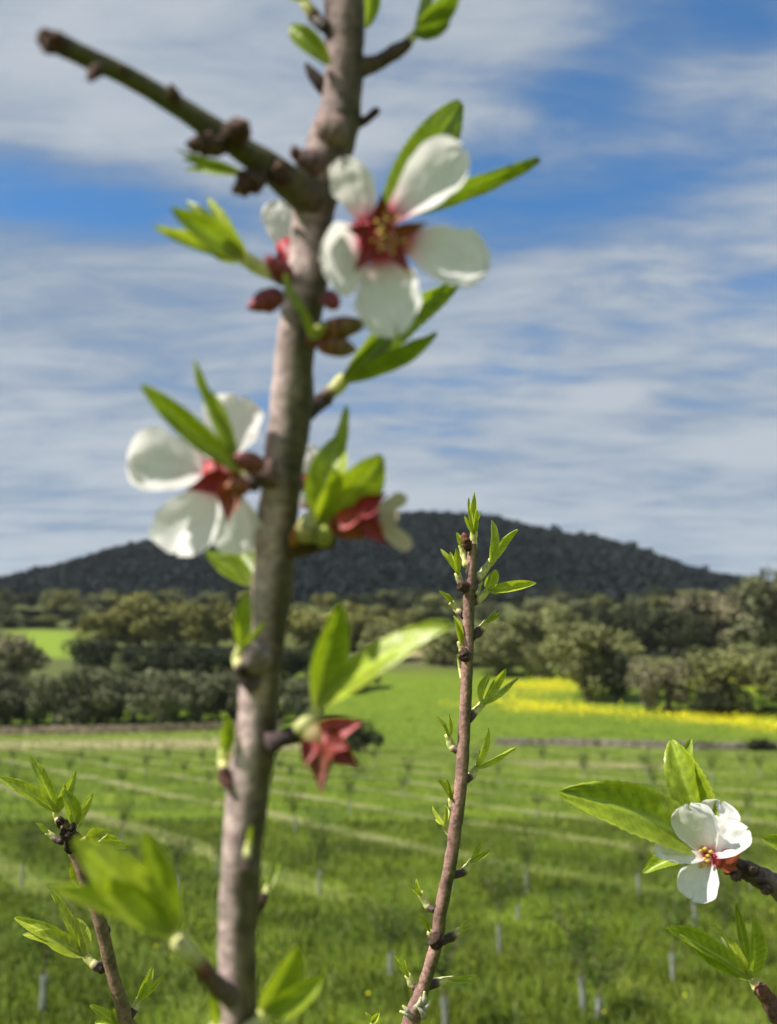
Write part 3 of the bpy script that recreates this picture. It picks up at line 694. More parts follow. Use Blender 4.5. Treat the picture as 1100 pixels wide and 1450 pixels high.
def shoot(parent, pts, wpx, leaves, d, tone=.75, dark=.35, name='leaf_shoot', bud_px=None):
    """a bursting leaf bud: dark scales, cream sheath, then leaves. pts 2-d pixels; leaves (tipx, tipy, width[, dtip, roll, tone])"""
    P3 = [(a, b, d+(.004 if i else 0)) for i, (a, b) in enumerate(pts)]
    n = len(pts)
    stops = [(0, DARKB), (dark*.7, DARKB*1.4), (dark, BROWN*1.6), (dark+.12, CREAM), (1, CREAM*.75+LG*.25)] if dark > 0 else [(0, CREAM*.9), (1, CREAM*.7+LG*.4)]
    sh = rod(parent, name, P3, wpx, stops, rough=.30, rscale=420, n=14)
    e = pts[-1]
    for L in leaves:
        tx, ty, wd = L[:3]; dt = L[3] if len(L) > 3 and L[3] is not None else random.uniform(-.008, .008)
        rl = L[4] if len(L) > 4 and L[4] is not None else random.uniform(-.5, .5); tn = L[5] if len(L) > 5 else tone+random.uniform(-.15, .15)
        kw = L[6] if len(L) > 6 else {}
        bx, by = e[0]+(pts[-2][0]-e[0])*.25, e[1]+(pts[-2][1]-e[1])*.25
        leaf(sh, (bx, by, d), (tx, ty, d+dt), wd, min(1, max(0, tn)), roll=rl, **kw)
    return sh
def branch(name, label, group, foot):
    o = place(name, None, None, foot); o.empty_display_size = .03
    return tag(o, label, 'branch', group)
def down(px, py, d, w0, foot, w1):
    """the part of a stem below the frame, down to the ground"""
    a = np.array(list(W(px, py, d))+[PX(w0, d)/2]); b = np.array([*foot, w1/2])
    b[2] -= .03; f1, f2 = .35, .7
    m1 = a*(1-f1)+b*f1; m2 = a*(1-f2)+b*f2; return np.array([m1, m2, b])
GROUP = 'almond branches before the field'

# ---------------------------------------------------------------- main branch
D = .218
foot = V(-.05, .27, gz(-.05, .27))
mb = branch('almond_branch', 'thick pinkish grey almond branch carrying two open white blossoms', GROUP, foot)
MAIN = [(487, -330, 60), (488, -150, 58), (487, -60, 58), (487, 0, 58), (488, 60, 57), (487, 120, 55), (479, 165, 60), (468, 205, 66), (457, 240, 68), (447, 275, 64), (441, 320, 55), (438, 370, 60), (431, 420, 62), (420, 480, 55),
        (414, 560, 60), (407, 620, 58), (398, 680, 60), (391, 740, 57), (388, 800, 58), (384, 850, 55), (379, 900, 50), (371, 950, 54), (365, 1000, 57), (361, 1050, 60), (352, 1100, 61), (345, 1180, 59), (340, 1250, 56), (337, 1350, 56), (333, 1450, 62)]
stem(mb, [(a, b, D, w_) for a, b, w_ in MAIN], (.45, .335, .315), (.085, .070, .034), segs=30, n=300, rough=.11, upper_tone=((.17, .10, .09), .34), extra=down(330, 1520, D, 64, foot, .017))
def mspur(pts, wpx, d=D, c=DARKB, c1=None, **kw):
    return rod(mb, 'spur', [(a, b, d) for a, b in pts], wpx, [(0, np.array(c)*1.5), (.5, c), (1, c if c1 is None else c1)], M_DARK, rough=.28, rscale=260, **kw)
# side branch
sb = [(447, 285), (415, 262), (385, 240), (330, 203), (250, 150), (180, 108), (130, 85), (95, 68), (63, 53)]
rod(mb, 'side_branch', [(a, b, D-.002-.0035*i) for i, (a, b) in enumerate(sb)], [60, 50, 44, 35, 30, 28, 29, 31, 24],
    [(0, (.10, .075, .045)), (.2, (.085, .075, .03)), (.85, (.10, .095, .032)), (.90, (.06, .04, .025)), (.94, (.02, .014, .012)), (1, (.012, .009, .008))], M_BARK, 16, .12, 170, 44)
for bx, by, tx, ty, r_, i in [(322, 200, 352, 172, 19, 3), (322, 207, 262, 204, 16, 3), (375, 248, 328, 272, 17, 2), (392, 262, 398, 226, 17, 1), (250, 148, 241, 118, 9, 4), (142, 92, 126, 116, 9, 6), (178, 106, 168, 92, 7, 5), (72, 62, 57, 42, 13, 8), (80, 54, 62, 74, 12, 8), (84, 60, 78, 48, 10, 8), (66, 52, 54, 58, 9, 8)]:
    dd = D-.004-.0035*i; pod(mb, 'bud', (bx, by, dd-.002), (tx, ty, dd-.005), r_, DARKB*1.3, (.16, .075, .05))
shoot(mb, [(372, 258), (352, 250), (342, 246)], [9, 8, 6], [(258, 224, 20, -.004, .5, .25), (262, 240, 14, .004, .2, .45), (252, 214, 8, .002, 0, .35)], D-.008, dark=0)
# swellings and stubs near the top
pod(mb, 'bud', (486, 196, D-.002), (448, 174, D-.006), 26, (.30, .22, .19), (.34, .22, .18), M_BARK, rough=.05)
pod(mb, 'bud', (462, 244, D-.002), (416, 218, D-.006), 21, (.24, .16, .14), (.15, .07, .055), M_BARK)
pod(mb, 'bud', (420, 226, D-.010), (416, 205, D-.012), 8, (.20, .08, .06), (.12, .05, .04))
mspur([(472, 138), (455, 118), (441, 104), (433, 90)], [24, 22, 16, 5])
mspur([(500, 178), (520, 168), (531, 159), (536, 155)], [16, 13, 12, 8])
mspur([(500, 98), (535, 88), (560, 74), (580, 60)], [30, 22, 20, 15], c=(.09, .06, .05))
sh = shoot(mb, [(568, 68), (580, 57), (590, 45)], [16, 15, 12], [(655, -25, 44, -.004, .45, .18), (636, 31, 30, -.010, .5, .12), (605, -40, 22, .008, .4, .3)], D, dark=.3)
leaf(sh, (517, 40, D+.012), (528, -30, D+.012), 30, .55, roll=.3)
leaf(mb, (466, 92, D-.005), (409, 36, D-.004), 36, .32, roll=.35, bend=.12)
sh = shoot(mb, [(463, 40), (448, 26), (436, 10), (428, -5)], [20, 18, 18, 14], [(400, -20, 22, 0, 0, .9), (425, -40, 24, 0, 0, .8)], D-.003, dark=.45)
# opened leaf bud and pink buds at the left of the branch
sh = shoot(mb, [(404, 398), (380, 386), (358, 374), (342, 362)], [16, 18, 20, 20], [(219, 322, 26, -.010, .1, .95), (245, 296, 46, -.014, .3, .30, dict(cup=.3)), (262, 280, 22, .002, .3, .32), (293, 278, 20, .005, .2, .85), (285, 330, 40, -.006, -.4, .45)], D-.006, dark=.15)
for bx, by, tx, ty, r_ in [(412, 398, 375, 362, 15), (398, 418, 350, 436, 17), (462, 418, 478, 436, 13)]:
    pod(mb, 'bud', (bx, by, D-.010), (tx, ty, D-.014), r_, (.22, .06, .055), (.50, .085, .11), M_CALYX, point=.2)
rod(mb, 'leaf_shoot', [(404, 385, D-.012), (412, 415, D-.017), (428, 440, D-.018), (442, 470, D-.014)], [8, 11, 12, 14], [(0, MG*.9), (.7, MG*.8), (1, LG)], M_SHOOT)
# buds at the right of the branch
mspur([(436, 480), (452, 476), (462, 470)], [26, 22, 14], D-.006, c=(.16, .07, .04))
for bx, by, tx, ty, r_, c in [(446, 474, 520, 456, 17, .4), (450, 486, 506, 496, 15, .5)]:
    pod(mb, 'bud', (bx, by, D-.009), (tx, ty, D-.012), r_, (.40, .09, .05), (.27, .22, .085), M_CALYX, rough=.2)
pod(mb, 'bud', (440, 478, D-.012), (462, 458, D-.014), 9, CREAM*.8, LG, M_SHOOT)

def flower(parent, name, centre, axis_px, cup_r, petals, sepals, stamen=None, pink=1.0, cupcol=((.16, .02, .02), (.42, .03, .05)), spetal='petal'):
    """axis_px: the pixel (and distance) behind the centre where the cup begins"""
    b, e = W(*axis_px), W(*centre); n = 9; tt = np.linspace(0, 1, n)
    rad = PX(cup_r, centre[2])*np.array([.35, .62, .80, .90, .95, .98, 1.0, 1.05, 1.10])
    v, f, t_, nn = tube(b+(e-b)*tt[:, None], rad, 16, .06, 300)
    fl = link(name, v, f, lerpc([(0, cupcol[0]), (1, cupcol[1])], t_), M_CALYX, parent)
    for q in petals: petal(fl, q[0], q[1], q[2], pink, **(q[3] if len(q) > 3 else {}))
    for q in sepals: sepal(fl, q[0], q[1], q[2], **(q[3] if len(q) > 3 else {}))
    if stamen:
        g = np.random.default_rng(3+len(petals)+int(cup_r)); ns_, length, spread = stamen
        axis = nrm(e-b); a1 = nrm(np.cross(axis, V(0, 0, 1))); a2 = np.cross(axis, a1); sv, sf, sc, off = [], [], [], 0
        for i in range(ns_):
            th = i*2.4; rr = spread*math.sqrt((i+.5)/ns_); side = a1*math.cos(th)+a2*math.sin(th)
            p0 = e+side*PX(cup_r*.55, centre[2])*g.random(); tip_ = e+axis*PX(length, centre[2])*(.65+.5*g.random())+side*PX(rr, centre[2])
            pts = spline([p0, (p0+tip_)/2+side*PX(2, centre[2]), tip_], 6)
            v, f, t_, nn = tube(pts, np.full(6, PX(1.1, centre[2])), 5); sv.append(v); sc.append(lerpc([(0, (.6, .10, .13)), (.6, (.85, .55, .5)), (1, (.85, .75, .5))], t_)); sf += [tuple(k+off for k in q) for q in f]; off += len(v)
            pts = np.array([tip_-axis*PX(3, centre[2]), tip_, tip_+axis*PX(3.5, centre[2])])
            v, f, t_, nn = tube(pts, np.array([.8, 1.5, .8])*PX(2.1, centre[2]), 6); sv.append(v); sc.append(np.tile((.66, .46, .09), (len(v), 1))); sf += [tuple(k+off for k in q) for q in f]; off += len(v)
        st = link('stamens', np.vstack(sv), sf, np.vstack(sc), M_CALYX, fl); st['kind'] = 'stuff'
    return fl
# leaves behind the upper blossom, then the blossom
lb = shoot(mb, [(438, 582), (458, 566), (474, 551), (490, 534)], [26, 24, 20, 18], [(656, 398, 62, .014, .45, .24, dict(bend=-.10, cup=.2)), (622, 478, 40, -.002, .75, .30, dict(bend=-.05)), (560, 470, 34, .006, .3, .2)], D+.006, dark=.55)
sh = shoot(mb, [(450, 330), (500, 325), (560, 300)], [14, 12, 10], [(662, 140, 80, .004, .15, .22, dict(cup=.12)), (760, 220, 36, .0, .35, .26)], D+.014, dark=.2)
fd = D-.012
flower(mb, 'flower', (540, 336, fd), (470, 348, D+.004), 30,
       [((552, 316, fd), (658, 212, fd-.004), 80, dict(roll='.6', cup=.34, bend=-.03)), ((566, 338, fd), (690, 384, fd-.003), 86, dict(roll='.5', cup=.26)),
        ((545, 356, fd), (562, 476, fd-.004), 98, dict(roll='.4', cup=.30)), ((516, 346, fd), (446, 378, fd-.008), 100, dict(roll=-.15, cup=.25, bend=.02)), ((524, 318, fd), (486, 222, fd-.006), 66, dict(roll='.7', cup=.25))],
       [((540, 325, fd-.003), (541, 272, fd-.007), 30, dict(c1=(.20, .09, .03))), ((560, 332, fd-.003), (608, 314, fd-.006), 20, dict(c0=(.26, .06, .02), c1=(.27, .21, .03))), ((558, 352, fd-.003), (582, 390, fd-.005), 19, dict(c1=(.20, .15, .03))),
        ((526, 352, fd-.003), (502, 384, fd-.007), 22, dict(c1=(.25, .08, .04))), ((524, 330, fd-.003), (489, 323, fd-.007), 21, dict(c0=(.28, .025, .03), c1=(.20, .03, .03)))],
       (32, 30, 32), pink=.95)
# petals of a third blossom hidden behind the branch
fb = flower(mb, 'flower', (405, 350, D+.016), (425, 380, D+.010), 14, [((408, 360, D+.016), (392, 286, D+.018), 54, dict(roll=.2)), ((410, 352, D+.018), (440, 300, D+.026), 50)], [((405, 362, D+.015), (386, 380, D+.012), 20)], pink=.5)
# lower blossom, seen from behind
mspur([(388, 668), (368, 672), (350, 676), (336, 676)], [44, 36, 30, 22], D-.004, c=(.10, .06, .05))
fc = D-.006
flower(mb, 'flower', (306, 676, fc+.002), (345, 668, fc-.003), 23,
       [((318, 650, fc+.003), (340, 560, fc+.002), 90, dict(roll='.4', cup=.2, twist=0, curl=.03)), ((300, 668, fc+.003), (179, 654, fc-.002), 104, dict(roll='.85', cup=.22, twist=0, curl=.03)),
        ((303, 690, fc+.003), (248, 788, fc-.002), 110, dict(roll='.8', cup=.25, wave=.13, twist=0, curl=.03)), ((328, 694, fc+.004), (346, 784, fc+.006), 80, dict(roll='.8', cup=.2, twist=0, curl=.03)), ((300, 655, fc+.006), (278, 622, fc+.010), 40)],
       [((318, 678, fc-.004), (262, 694, fc-.007), 30, dict(c0=(.38, .04, .05), c1=(.50, .06, .10))), ((326, 686, fc-.006), (322, 742, fc-.010), 34, dict(c0=(.36, .10, .04), c1=(.18, .07, .03))), ((322, 668, fc-.004), (298, 634, fc-.002), 22, dict(c1=(.36, .03, .05)))],
       pink=.55, cupcol=((.20, .06, .03), (.45, .05, .06)))
pod(mb, 'bud', (372, 660, D-.012), (330, 646, D-.016), 15, (.25, .08, .06), (.42, .12, .12), M_CALYX)
pod(mb, 'bud', (352, 688, D-.012), (318, 690, D-.016), 14, (.3, .10, .05), (.45, .15, .06), M_CALYX)
sh = shoot(mb, [(362, 690), (346, 676), (334, 664)], [16, 14, 12], [(200, 545, 42, -.010, .35, .25, dict(cup=.4, bend=-.07)), (271, 512, 24, -.004, .6, .25), (298, 556, 18, .004, .3, .28)], D-.013, dark=.5)
shoot(mb, [(368, 838), (357, 826)], [14, 12], [(292, 780, 40, .004, .3, .22), (330, 762, 44, .008, .2, .25)], D+.010, dark=.2)
# node with yellow bud scales and spent blossom on the right
flower(mb, 'flower', (432, 680, D+.018), (420, 690, D+.012), 10, [((430, 720, D+.016), (440, 628, D+.018), 44, dict(roll=.4)), ((436, 700, D+.018), (452, 640, D+.022), 36)], [], pink=.3)
mspur([(408, 772), (428, 772), (452, 766), (474, 768)], [32, 34, 28, 16], D-.002, c=(.07, .04, .025))
pod(mb, 'bud', (430, 768, D-.008), (438, 724, D-.009), 15, (.50, .40, .13), CREAM, M_SHOOT)
pod(mb, 'bud', (456, 772, D-.008), (462, 744, D-.010), 13, (.40, .38, .12), LG, M_SHOOT)
pod(mb, 'bud', (414, 772, D-.006), (424, 742, D-.008), 9, (.45, .16, .03), (.55, .22, .04), M_SHOOT)
shoot(mb, [(440, 768), (446, 750), (452, 736)], [13, 12, 11], [(492, 574, 32, .008, .5, .62), (543, 648, 84, -.002, .25, .52, dict(cup=.16, bend=.05)), (480, 620, 60, .004, -.3, .48), (470, 660, 44, -.006, .5, .6)], D-.004, dark=0)
ff = D-.004
flower(mb, 'flower', (528, 732, ff), (468, 748, ff), 26,
       [((530, 726, ff-.002), (576, 702, ff-.005), 22, dict(tone=(.62, .55, .38), wave=.14)), ((532, 738, ff-.002), (582, 776, ff-.004), 26, dict(tone=(.62, .52, .36), wave=.14)), ((534, 732, ff+.002), (564, 738, ff), 30, dict(tone=(.58, .50, .36), wave=.14))],
       [((510, 722, ff-.006), (548, 698, ff-.008), 28, dict(c0=(.30, .025, .03), c1=(.20, .02, .025))), ((520, 742, ff-.006), (548, 772, ff-.006), 24, dict(c1=(.24, .03, .03))), ((480, 738, ff-.007), (520, 722, ff-.010), 26, dict(c0=(.42, .07, .06), c1=(.30, .03, .03)))],
       pink=.4, cupcol=((.34, .08, .06), (.28, .02, .03)))
# shoots on the flank lower down
pod(mb, 'bud', (368, 950, D-.004), (358, 910, D-.009), 21, (.30, .23, .21), (.32, .25, .23), M_BARK, rough=.03)
mspur([(362, 972), (346, 958), (340, 944)], [30, 24, 16], D-.005, c=(.09, .06, .055))
shoot(mb, [(341, 950), (338, 934), (341, 915)], [16, 17, 15], [(350, 838, 26, 0, .3, .55, dict(cup=.35)), (338, 850, 16, .003, -.4, .5), (376, 880, 10, -.004, .3, .7)], D-.008, dark=.1)
mspur([(326, 1112), (318, 1100), (315, 1088)], [18, 18, 15], D-.003, c=(.15, .07, .06))
shoot(mb, [(316, 1092), (316, 1078), (318, 1062)], [14, 14, 15], [(319, 1012, 26, 0, .3, .42, dict(cup=.35)), (334, 1030, 14, .002, .2, .5)], D-.003, dark=0)
mspur([(380, 1052), (400, 1045), (418, 1040), (434, 1034)], [34, 26, 24, 20], D-.004, c=(.065, .045, .045))
sh = shoot(mb, [(428, 1034), (440, 1014), (452, 996)], [24, 24, 18], [(640, 884, 66, -.012, 'gloss', .60, dict(bend=.08)), (483, 858, 58, -.006, .45, .40, dict(cup=.35)), (452, 898, 36, .006, .5, .22), (555, 930, 42, -.002, -.5, .40)], D-.010, dark=0)
fw = D-.010
flower(mb, 'flower', (462, 1052, fw), (432, 1036, fw), 25, [],
       [((456, 1038, fw-.003), (516, 1020, fw-.006), 34, dict(c0=(.46, .10, .10), c1=(.52, .13, .14))), ((452, 1060, fw-.003), (456, 1124, fw-.008), 34, dict(c0=(.30, .09, .05), c1=(.36, .13, .09))), ((468, 1056, fw-.002), (510, 1088, fw-.004), 34, dict(c0=(.30, .04, .035), c1=(.28, .08, .06))),
        ((440, 1050, fw-.005), (430, 1088, fw-.008), 24, dict(c1=(.40, .16, .09))), ((462, 1046, fw-.006), (492, 1060, fw-.008), 40, dict(c0=(.24, .04, .03), c1=(.30, .04, .04)))], cupcol=((.25, .22, .07), (.28, .13, .05)))
mspur([(352, 1228), (350, 1216), (351, 1206)], [22, 20, 12], D-.010, c=(.09, .065, .06))
shoot(mb, [(350, 1212), (351, 1200), (353, 1190)], [10, 10, 8], [(357, 1168, 9, -.002, 0, .9)], D-.0125, dark=0)
mspur([(362, 1292), (372, 1276), (377, 1266)], [16, 15, 10], D+.006)
shoot(mb, [(374, 1272), (379, 1256)], [10, 9], [(393, 1222, 12, .006, .3, .35)], D+.008, dark=.2)
# lower leafy spurs
ds = D-.018
rod(mb, 'spur', [(325, 1412, D-.004), (300, 1388, D-.010), (276, 1358, ds), (252, 1334, ds-.004)], [30, 26, 24, 22], [(0, (.12, .09, .08)), (.45, (.11, .075, .065)), (.62, (.16, .05, .04)), (.72, CREAM*.7), (1, CREAM*.8)], M_DARK, rough=.3, rscale=260)
shoot(mb, [(268, 1348), (254, 1334), (244, 1318)], [22, 22, 18], [(104, 1186, 74, -.014, 'gloss', .85, dict(bend=.06)), (70, 1253, 40, -.010, .45, .55, dict(bend=.08)), (202, 1176, 46, -.004, .35, .52, dict(bend=.06)), (150, 1240, 50, -.016, -.4, .7)], ds-.004, dark=0)
shoot(mb, [(352, 1462), (368, 1446), (376, 1428)], [24, 24, 20], [(418, 1334, 56, -.002, .35, .55), (462, 1380, 40, -.006, .5, .45), (440, 1398, 34, -.002, -.4, .5)], D-.008, dark=0)
shoot(mb, [(316, 1470), (302, 1450)], [14, 14], [(292, 1405, 22, -.002, .4, .6)], D-.006, dark=0)

# ---------------------------------------------------------------- slender upright branch in focus
E = .455
foot = V(.005, .43, gz(.005, .43))
tb = branch('almond_branch', 'slender reddish upright almond twig lined with tiny unfolding leaf buds', GROUP, foot)
TW = [(669, 770, 13), (668, 790, 15), (667, 815, 17), (664, 850, 18), (663, 900, 18), (661, 956, 18), (657, 1039, 19), (652, 1114, 20), (645, 1170, 20), (638, 1221, 20), (631, 1255, 20), (624, 1289, 21), (619, 1329, 20), (611, 1360, 20), (604, 1383, 20), (594, 1412, 23), (584, 1440, 27), (574, 1470, 26)]
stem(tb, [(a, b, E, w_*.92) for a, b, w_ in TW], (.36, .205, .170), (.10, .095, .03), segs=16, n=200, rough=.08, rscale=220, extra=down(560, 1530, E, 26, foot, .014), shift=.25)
def S(par, pts, wpx, leaves, d=E, dark=.35, tone=.8):
    lv = []
    for L in leaves:
        L = list(L)+[None]*(6-len(L)) if len(L) < 6 else list(L)
        kw = dict(L[6]) if len(L) > 6 else {}
        kw.setdefault('cup', random.uniform(.35, .75)); kw.setdefault('curl', random.uniform(-.16, .16)); kw.setdefault('twist', random.uniform(-.7, .7))
        lv.append((L[0], L[1], L[2]*random.uniform(.8, 1.05), L[3], L[4]+random.uniform(-.5, .5), min(1, L[5]+.08), kw))
    return shoot(par, pts, wpx, lv, d, tone, dark)
S(tb, [(669, 790), (670, 772), (671, 752)], [13, 11, 11], [(671, 697, 12, .0, .2, .62), (663, 704, 8, .003, .4, .6), (657, 730, 9, -.003, .2, .8), (680, 726, 9, -.003, -.3, .7), (672, 720, 10, -.004, .3, .75)])
S(tb, [(660, 802), (656, 786), (653, 772)], [8, 9, 8], [(647, 754, 9, .0, .3, .7)], dark=0)
pod(tb, 'bud', (664, 780, E-.003), (656, 754, E-.003), 7, DARKB*1.5, (.28, .10, .05))
pod(tb, 'bud', (660, 838, E-.003), (651, 820, E-.004), 8, DARKB*1.5, BROWN)
S(tb, [(661, 842), (653, 826), (647, 811)], [12, 11, 9], [(625, 777, 12, .0, .4, .75), (639, 782, 9, .004, .2, .8), (646, 777, 13, -.003, .3, .6)])
S(tb, [(669, 825), (682, 812), (699, 790)], [10, 12, 10], [(690, 738, 19, .002, .2, .7, dict(bend=.12)), (731, 748, 15, -.003, .3, .75, dict(bend=-.14, curl=.12))], dark=.18)
S(tb, [(667, 856), (680, 846), (694, 832)], [10, 11, 9], [(759, 826, 19, -.004, .45, .72, dict(bend=-.06)), (700, 806, 20, .0, .2, .75), (712, 835, 8, .002, .2, .9)], dark=.2)
S(tb, [(672, 846), (678, 836), (680, 828)], [6, 5, 4], [(683, 822, 5, 0, 0, .9)], dark=.1)
S(tb, [(659, 876), (648, 864), (638, 853)], [10, 10, 9], [(621, 837, 9, 0, .2, .7), (632, 840, 7, 0, .2, .8)])
S(tb, [(668, 902), (680, 892), (689, 879)], [13, 13, 8], [(702, 862, 7, 0, .2, .6), (710, 866, 7, 0, .2, .5)], dark=.55)
pod(tb, 'bud', (660, 936, E-.004), (655, 916, E-.005), 9, DARKB*1.5, BROWN)
S(tb, [(659, 934), (654, 920), (652, 908)], [12, 10, 9], [(643, 872, 12, 0, .3, .65), (655, 884, 8, .003, .3, .6)])
S(tb, [(653, 962), (651, 946), (649, 932)], [4, 5, 4], [(648, 926, 5, 0, .2, .95)], dark=0)
S(tb, [(662, 1020), (672, 1008), (687, 993)], [11, 12, 8], [(716, 945, 20, -.003, .4, .78), (694, 952, 16, .003, -.4, .65, dict(bend=.14)), (732, 958, 14, .003, .55, .75)], dark=.4)
S(tb, [(652, 1064), (641, 1058), (633, 1040)], [10, 12, 9], [(619, 1013, 8, 0, .3, .75), (636, 1011, 8, 0, .3, .75), (628, 1022, 6, 0, .2, .7)])
S(tb, [(657, 1106), (668, 1098), (676, 1084)], [12, 12, 8], [(691, 1030, 14, 0, .2, .88, dict(bend=.06)), (726, 1052, 16, -.004, .5, .72), (680, 1062, 10, .003, .3, .7)])
S(tb, [(652, 1152), (643, 1144), (638, 1130)], [13, 13, 9], [(618, 1105, 11, 0, .4, .6), (632, 1103, 11, 0, .3, .58), (640, 1118, 8, 0, .3, .6)], dark=.6)
S(tb, [(642, 1186), (633, 1176), (628, 1166)], [9, 8, 8], [(610, 1142, 9, .004, .3, .85), (630, 1140, 9, .004, .3, .8), (616, 1160, 7, .004, .3, .9)], E+.004, dark=0)
S(tb, [(638, 1240), (656, 1234), (669, 1218)], [10, 12, 9], [(682, 1192, 9, 0, .3, .7), (695, 1204, 9, 0, .3, .65)], dark=.55)
S(tb, [(622, 1292), (606, 1284), (594, 1264)], [12, 11, 9], [(580, 1249, 8, 0, .2, .85), (589, 1245, 8, 0, .2, .8)], dark=.45)
pod(tb, 'bud', (622, 1340, E-.004), (610, 1322, E-.006), 11, DARKB, BROWN)
S(tb, [(618, 1336), (611, 1326), (608, 1318)], [14, 12, 8], [(594, 1296, 11, 0, .3, .45), (606, 1304, 7, 0, .2, .5)], dark=.7)
S(tb, [(620, 1334), (640, 1326), (652, 1316)], [12, 13, 7], [(663, 1301, 6, 0, .2, .8), (668, 1310, 5, 0, .2, .7)], dark=.68)
S(tb, [(600, 1404), (584, 1396), (577, 1380)], [10, 11, 9], [(558, 1353, 9, 0, .3, .75), (572, 1360, 7, 0, .3, .8)], dark=.45)
S(tb, [(604, 1398), (622, 1390), (642, 1386)], [12, 12, 8], [(676, 1380, 9, 0, .4, .85), (668, 1388, 7, 0, .4, .6)], dark=.4)
for bx, by, tx, ty in [(596, 1424, 601, 1404), (598, 1430, 609, 1416), (582, 1440, 566, 1432), (588, 1428, 596, 1412), (578, 1436, 570, 1424), (600, 1440, 590, 1424)]:
    rod(tb, 'bud_scale', [(bx, by, E-.004), ((bx+tx)/2+2, (by+ty)/2, E-.006), (tx, ty, E-.006)], [9, 7, 3], [(0, (.30, .24, .20)), (.5, (.55, .5, .42)), (1, CREAM)], M_SHOOT)

# ---------------------------------------------------------------- low twig with only its tip in view
foot = V(-.012, .40, gz(-.012, .40))
wb = branch('almond_twig', 'almond twig tip showing only two tiny pale leaves', GROUP, foot)
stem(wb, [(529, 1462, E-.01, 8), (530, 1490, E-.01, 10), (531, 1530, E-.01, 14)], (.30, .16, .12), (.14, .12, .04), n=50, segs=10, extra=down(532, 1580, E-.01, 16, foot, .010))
S(wb, [(529, 1466), (528, 1454), (527, 1446)], [8, 8, 7], [(517, 1433, 9, 0, .3, .8), (537, 1434, 10, 0, .3, .85), (527, 1438, 7, 0, .3, .8)], E-.01, dark=0)

# ---------------------------------------------------------------- crusty leafy branch
F = .42
foot = V(-.085, .40, gz(-.085, .40))
lbn = branch('almond_branch', 'thin brown almond twig with a blackened top and bright green leaves', GROUP, foot)
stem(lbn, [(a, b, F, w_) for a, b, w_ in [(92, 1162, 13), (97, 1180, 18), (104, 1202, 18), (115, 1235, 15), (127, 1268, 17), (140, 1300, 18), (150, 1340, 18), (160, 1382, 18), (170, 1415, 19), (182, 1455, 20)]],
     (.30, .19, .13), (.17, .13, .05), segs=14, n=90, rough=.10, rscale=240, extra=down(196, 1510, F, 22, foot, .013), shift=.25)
for i in range(16):
    t_ = random.random(); bx, by = 90+16*t_+random.uniform(-8, 8), 1160+44*t_
    pod(lbn, 'bud_scale', (bx, by+6, F-.003*random.random()-.001), (bx+random.uniform(-5, 5), by-7, F-.004), random.uniform(5, 7.5), DARKB*.8, DARKB*1.5, rough=.3)
def S2(pts, wpx, leaves, dark=.2, d=F): return shoot(lbn, pts, wpx, leaves, d, .8, dark)
S2([(86, 1168), (82, 1158), (80, 1148)], [12, 11, 10], [(-2, 1103, 24, -.006, .45, .80, dict(bend=.10)), (42, 1072, 20, -.002, .35, .80, dict(bend=.05)), (107, 1090, 16, .004, .3, .68), (92, 1112, 16, -.003, .4, .72)])
S2([(102, 1186), (106, 1176), (107, 1166)], [11, 10, 9], [(90, 1119, 27, -.003, .3, .62, dict(bend=.08)), (131, 1124, 14, .002, .3, .85)])
S2([(88, 1192), (76, 1186), (66, 1178)], [11, 9, 7], [(51, 1165, 8, 0, .3, .45), (56, 1172, 6, 0, .2, .5)], dark=.5)
S2([(104, 1200), (116, 1192), (124, 1186)], [9, 9, 8], [(133, 1172, 10, .003, .3, .65), (152, 1178, 24, .0, .3, .72), (184, 1198, 18, .002, .3, .85), (166, 1188, 18, .004, .3, .6), (214, 1233, 10, .003, .3, .9), (150, 1212, 26, -.004, .3, .7)], d=F+.004)
S2([(116, 1262), (112, 1252)], [8, 8], [(104, 1218, 26, .002, .3, .62), (150, 1250, 20, .004, .3, .6)], dark=0)
S2([(148, 1324), (150, 1312), (150, 1296)], [15, 12, 9], [(158, 1262, 16, .002, .3, .75), (142, 1270, 14, .004, .3, .7)], dark=.5)
S2([(146, 1372), (130, 1364), (118, 1350)], [13, 12, 10], [(21, 1299, 25, -.005, .4, .80, dict(bend=.06)), (33, 1322, 28, -.008, .45, .82, dict(bend=.08)), (74, 1261, 18, .002, .35, .78), (110, 1300, 22, .004, .3, .88), (60, 1325, 20, .003, -.4, .6)], dark=.3)
S2([(182, 1440), (190, 1430), (196, 1414)], [11, 13, 8], [(216, 1370, 15, .0, .4, .68), (231, 1380, 11, .002, .3, .8), (206, 1392, 10, -.002, .3, .7)], dark=.5)
S2([(176, 1464), (168, 1452)], [8, 8], [(127, 1423, 16, -.003, .4, .72), (160, 1428, 16, .0, .3, .65), (135, 1448, 14, .003, .4, .6)], dark=0)

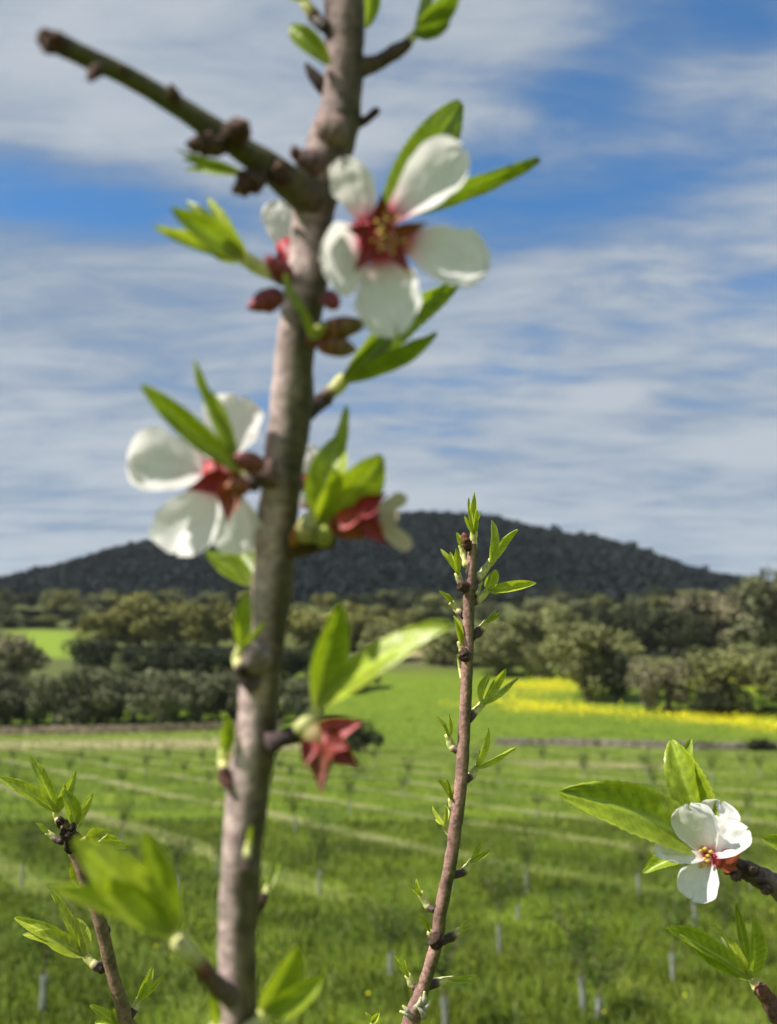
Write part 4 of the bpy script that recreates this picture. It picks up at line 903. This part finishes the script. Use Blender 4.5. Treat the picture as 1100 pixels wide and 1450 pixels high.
# ---------------------------------------------------------------- branch entering from outside the frame
G = .40
foot = V(.20, .37, gz(.20, .37))
rb = branch('almond_branch', 'rough grey brown almond branch bearing one small white blossom and broad leaves', GROUP, foot)
ext = down(1186, 1560, G, 46, foot, .018)
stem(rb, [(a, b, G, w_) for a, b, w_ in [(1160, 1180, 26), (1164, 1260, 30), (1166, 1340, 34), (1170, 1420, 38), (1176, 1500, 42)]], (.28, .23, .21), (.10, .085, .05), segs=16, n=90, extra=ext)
rod(rb, 'side_branch', [(1166, 1300, G), (1120, 1268, G-.002), (1085, 1246, G-.004), (1055, 1232, G-.006), (1025, 1218, G-.008)], [36, 33, 30, 26, 20], [(0, (.22, .18, .16)), (.5, (.17, .13, .115)), (.75, (.075, .05, .042)), (1, (.06, .035, .03))], M_DARK, 16, .26, 240, 40)
for bx, by, tx, ty, r_ in [(1048, 1234, 1036, 1246, 8), (1070, 1238, 1062, 1224, 8), (1035, 1226, 1026, 1238, 7), (1088, 1252, 1080, 1266, 9)]:
    pod(rb, 'bud', (bx, by, G-.01), (tx, ty, G-.012), r_, DARKB, (.2, .13, .11))
leaf(rb, (1160, 1215, G), (1083, 1186, G-.004), 34, .4, roll=.3)
gd = G-.012
sh = shoot(rb, [(1042, 1222), (1020, 1212), (996, 1198)], [12, 12, 10], [(795, 1122, 84, -.012, .40, .42, dict(cup=.25, bend=.09)), (950, 1048, 66, .012, .25, .48, dict(bend=.04)), (976, 1047, 36, .010, -.5, .42, dict(bend=.06)), (910, 1236, 30, .002, .4, .40), (922, 1215, 26, .010, .5, .35)], G-.004, dark=.3)
flower(rb, 'flower', (1008, 1214, gd), (1044, 1218, G-.006), 14,
       [((1004, 1208, gd), (974, 1136, gd-.004), 64, dict(roll='.8', cup=.30)), ((1008, 1208, gd+.002), (1022, 1134, gd+.006), 62, dict(roll=-.2, cup=.3, curl=.10)), ((1010, 1212, gd-.003), (1060, 1174, gd-.008), 52, dict(roll='.8', cup=.3)),
        ((1002, 1214, gd-.002), (922, 1204, gd-.010), 34, dict(roll='1.0', cup=.15)), ((1006, 1218, gd-.002), (978, 1274, gd-.008), 62, dict(roll='.9', cup=.15))],
       [((1026, 1214, gd-.004), (1052, 1206, gd-.008), 20, dict(c0=(.42, .10, .04), c1=(.35, .12, .03))), ((1024, 1222, gd-.004), (1046, 1232, gd-.005), 20, dict(c0=(.40, .08, .03), c1=(.25, .12, .03))), ((1020, 1212, gd), (1040, 1196, gd), 14)],
       (14, 18, 16), pink=.50, cupcol=((.32, .10, .03), (.52, .07, .08)))
rod(rb, 'side_branch', [(1172, 1500, G), (1130, 1462, G-.003), (1100, 1436, G-.004), (1086, 1412, G-.005), (1076, 1398, G-.006)], [34, 30, 26, 22, 17], [(0, (.20, .15, .13)), (.6, (.14, .075, .06)), (1, (.18, .08, .05))], M_DARK, 14, .24, 260, 30)
shoot(rb, [(1082, 1408), (1072, 1396), (1062, 1382)], [18, 17, 13], [(940, 1316, 34, -.008, .40, .52, dict(bend=.06)), (1012, 1310, 16, .004, .3, .9), (1043, 1282, 17, .006, .4, .50), (1066, 1296, 32, -.004, .35, .62, dict(bend=.06)), (985, 1345, 26, -.002, -.5, .45)], G-.006, dark=.35)

# ---------------------------------------------------------------- thin air haze toward the hill
hm, t, out = new_mat('haze_air')
t.l.new(t.node('ShaderNodeVolumePrincipled', {'Color': (.80, .88, 1.0, 1), 'Density': 0.000075, 'Anisotropy': 0.2}).outputs[0], out.inputs['Volume'])
hx, hy0, hy1, hz0, hz1 = 9500, -9500, 9500, -3, 420
hv_ = [(-hx, hy0, hz0), (hx, hy0, hz0), (hx, hy1, hz0), (-hx, hy1, hz0), (-hx, hy0, hz1), (hx, hy0, hz1), (hx, hy1, hz1), (-hx, hy1, hz1)]
hf_ = [(0, 3, 2, 1), (4, 5, 6, 7), (0, 1, 5, 4), (1, 2, 6, 5), (2, 3, 7, 6), (3, 0, 4, 7)]
hz = link('haze', hv_, hf_, (1, 1, 1), hm, smooth=False); tag(hz, 'thin pale blue haze in the air before the hill', 'haze', kind='stuff')
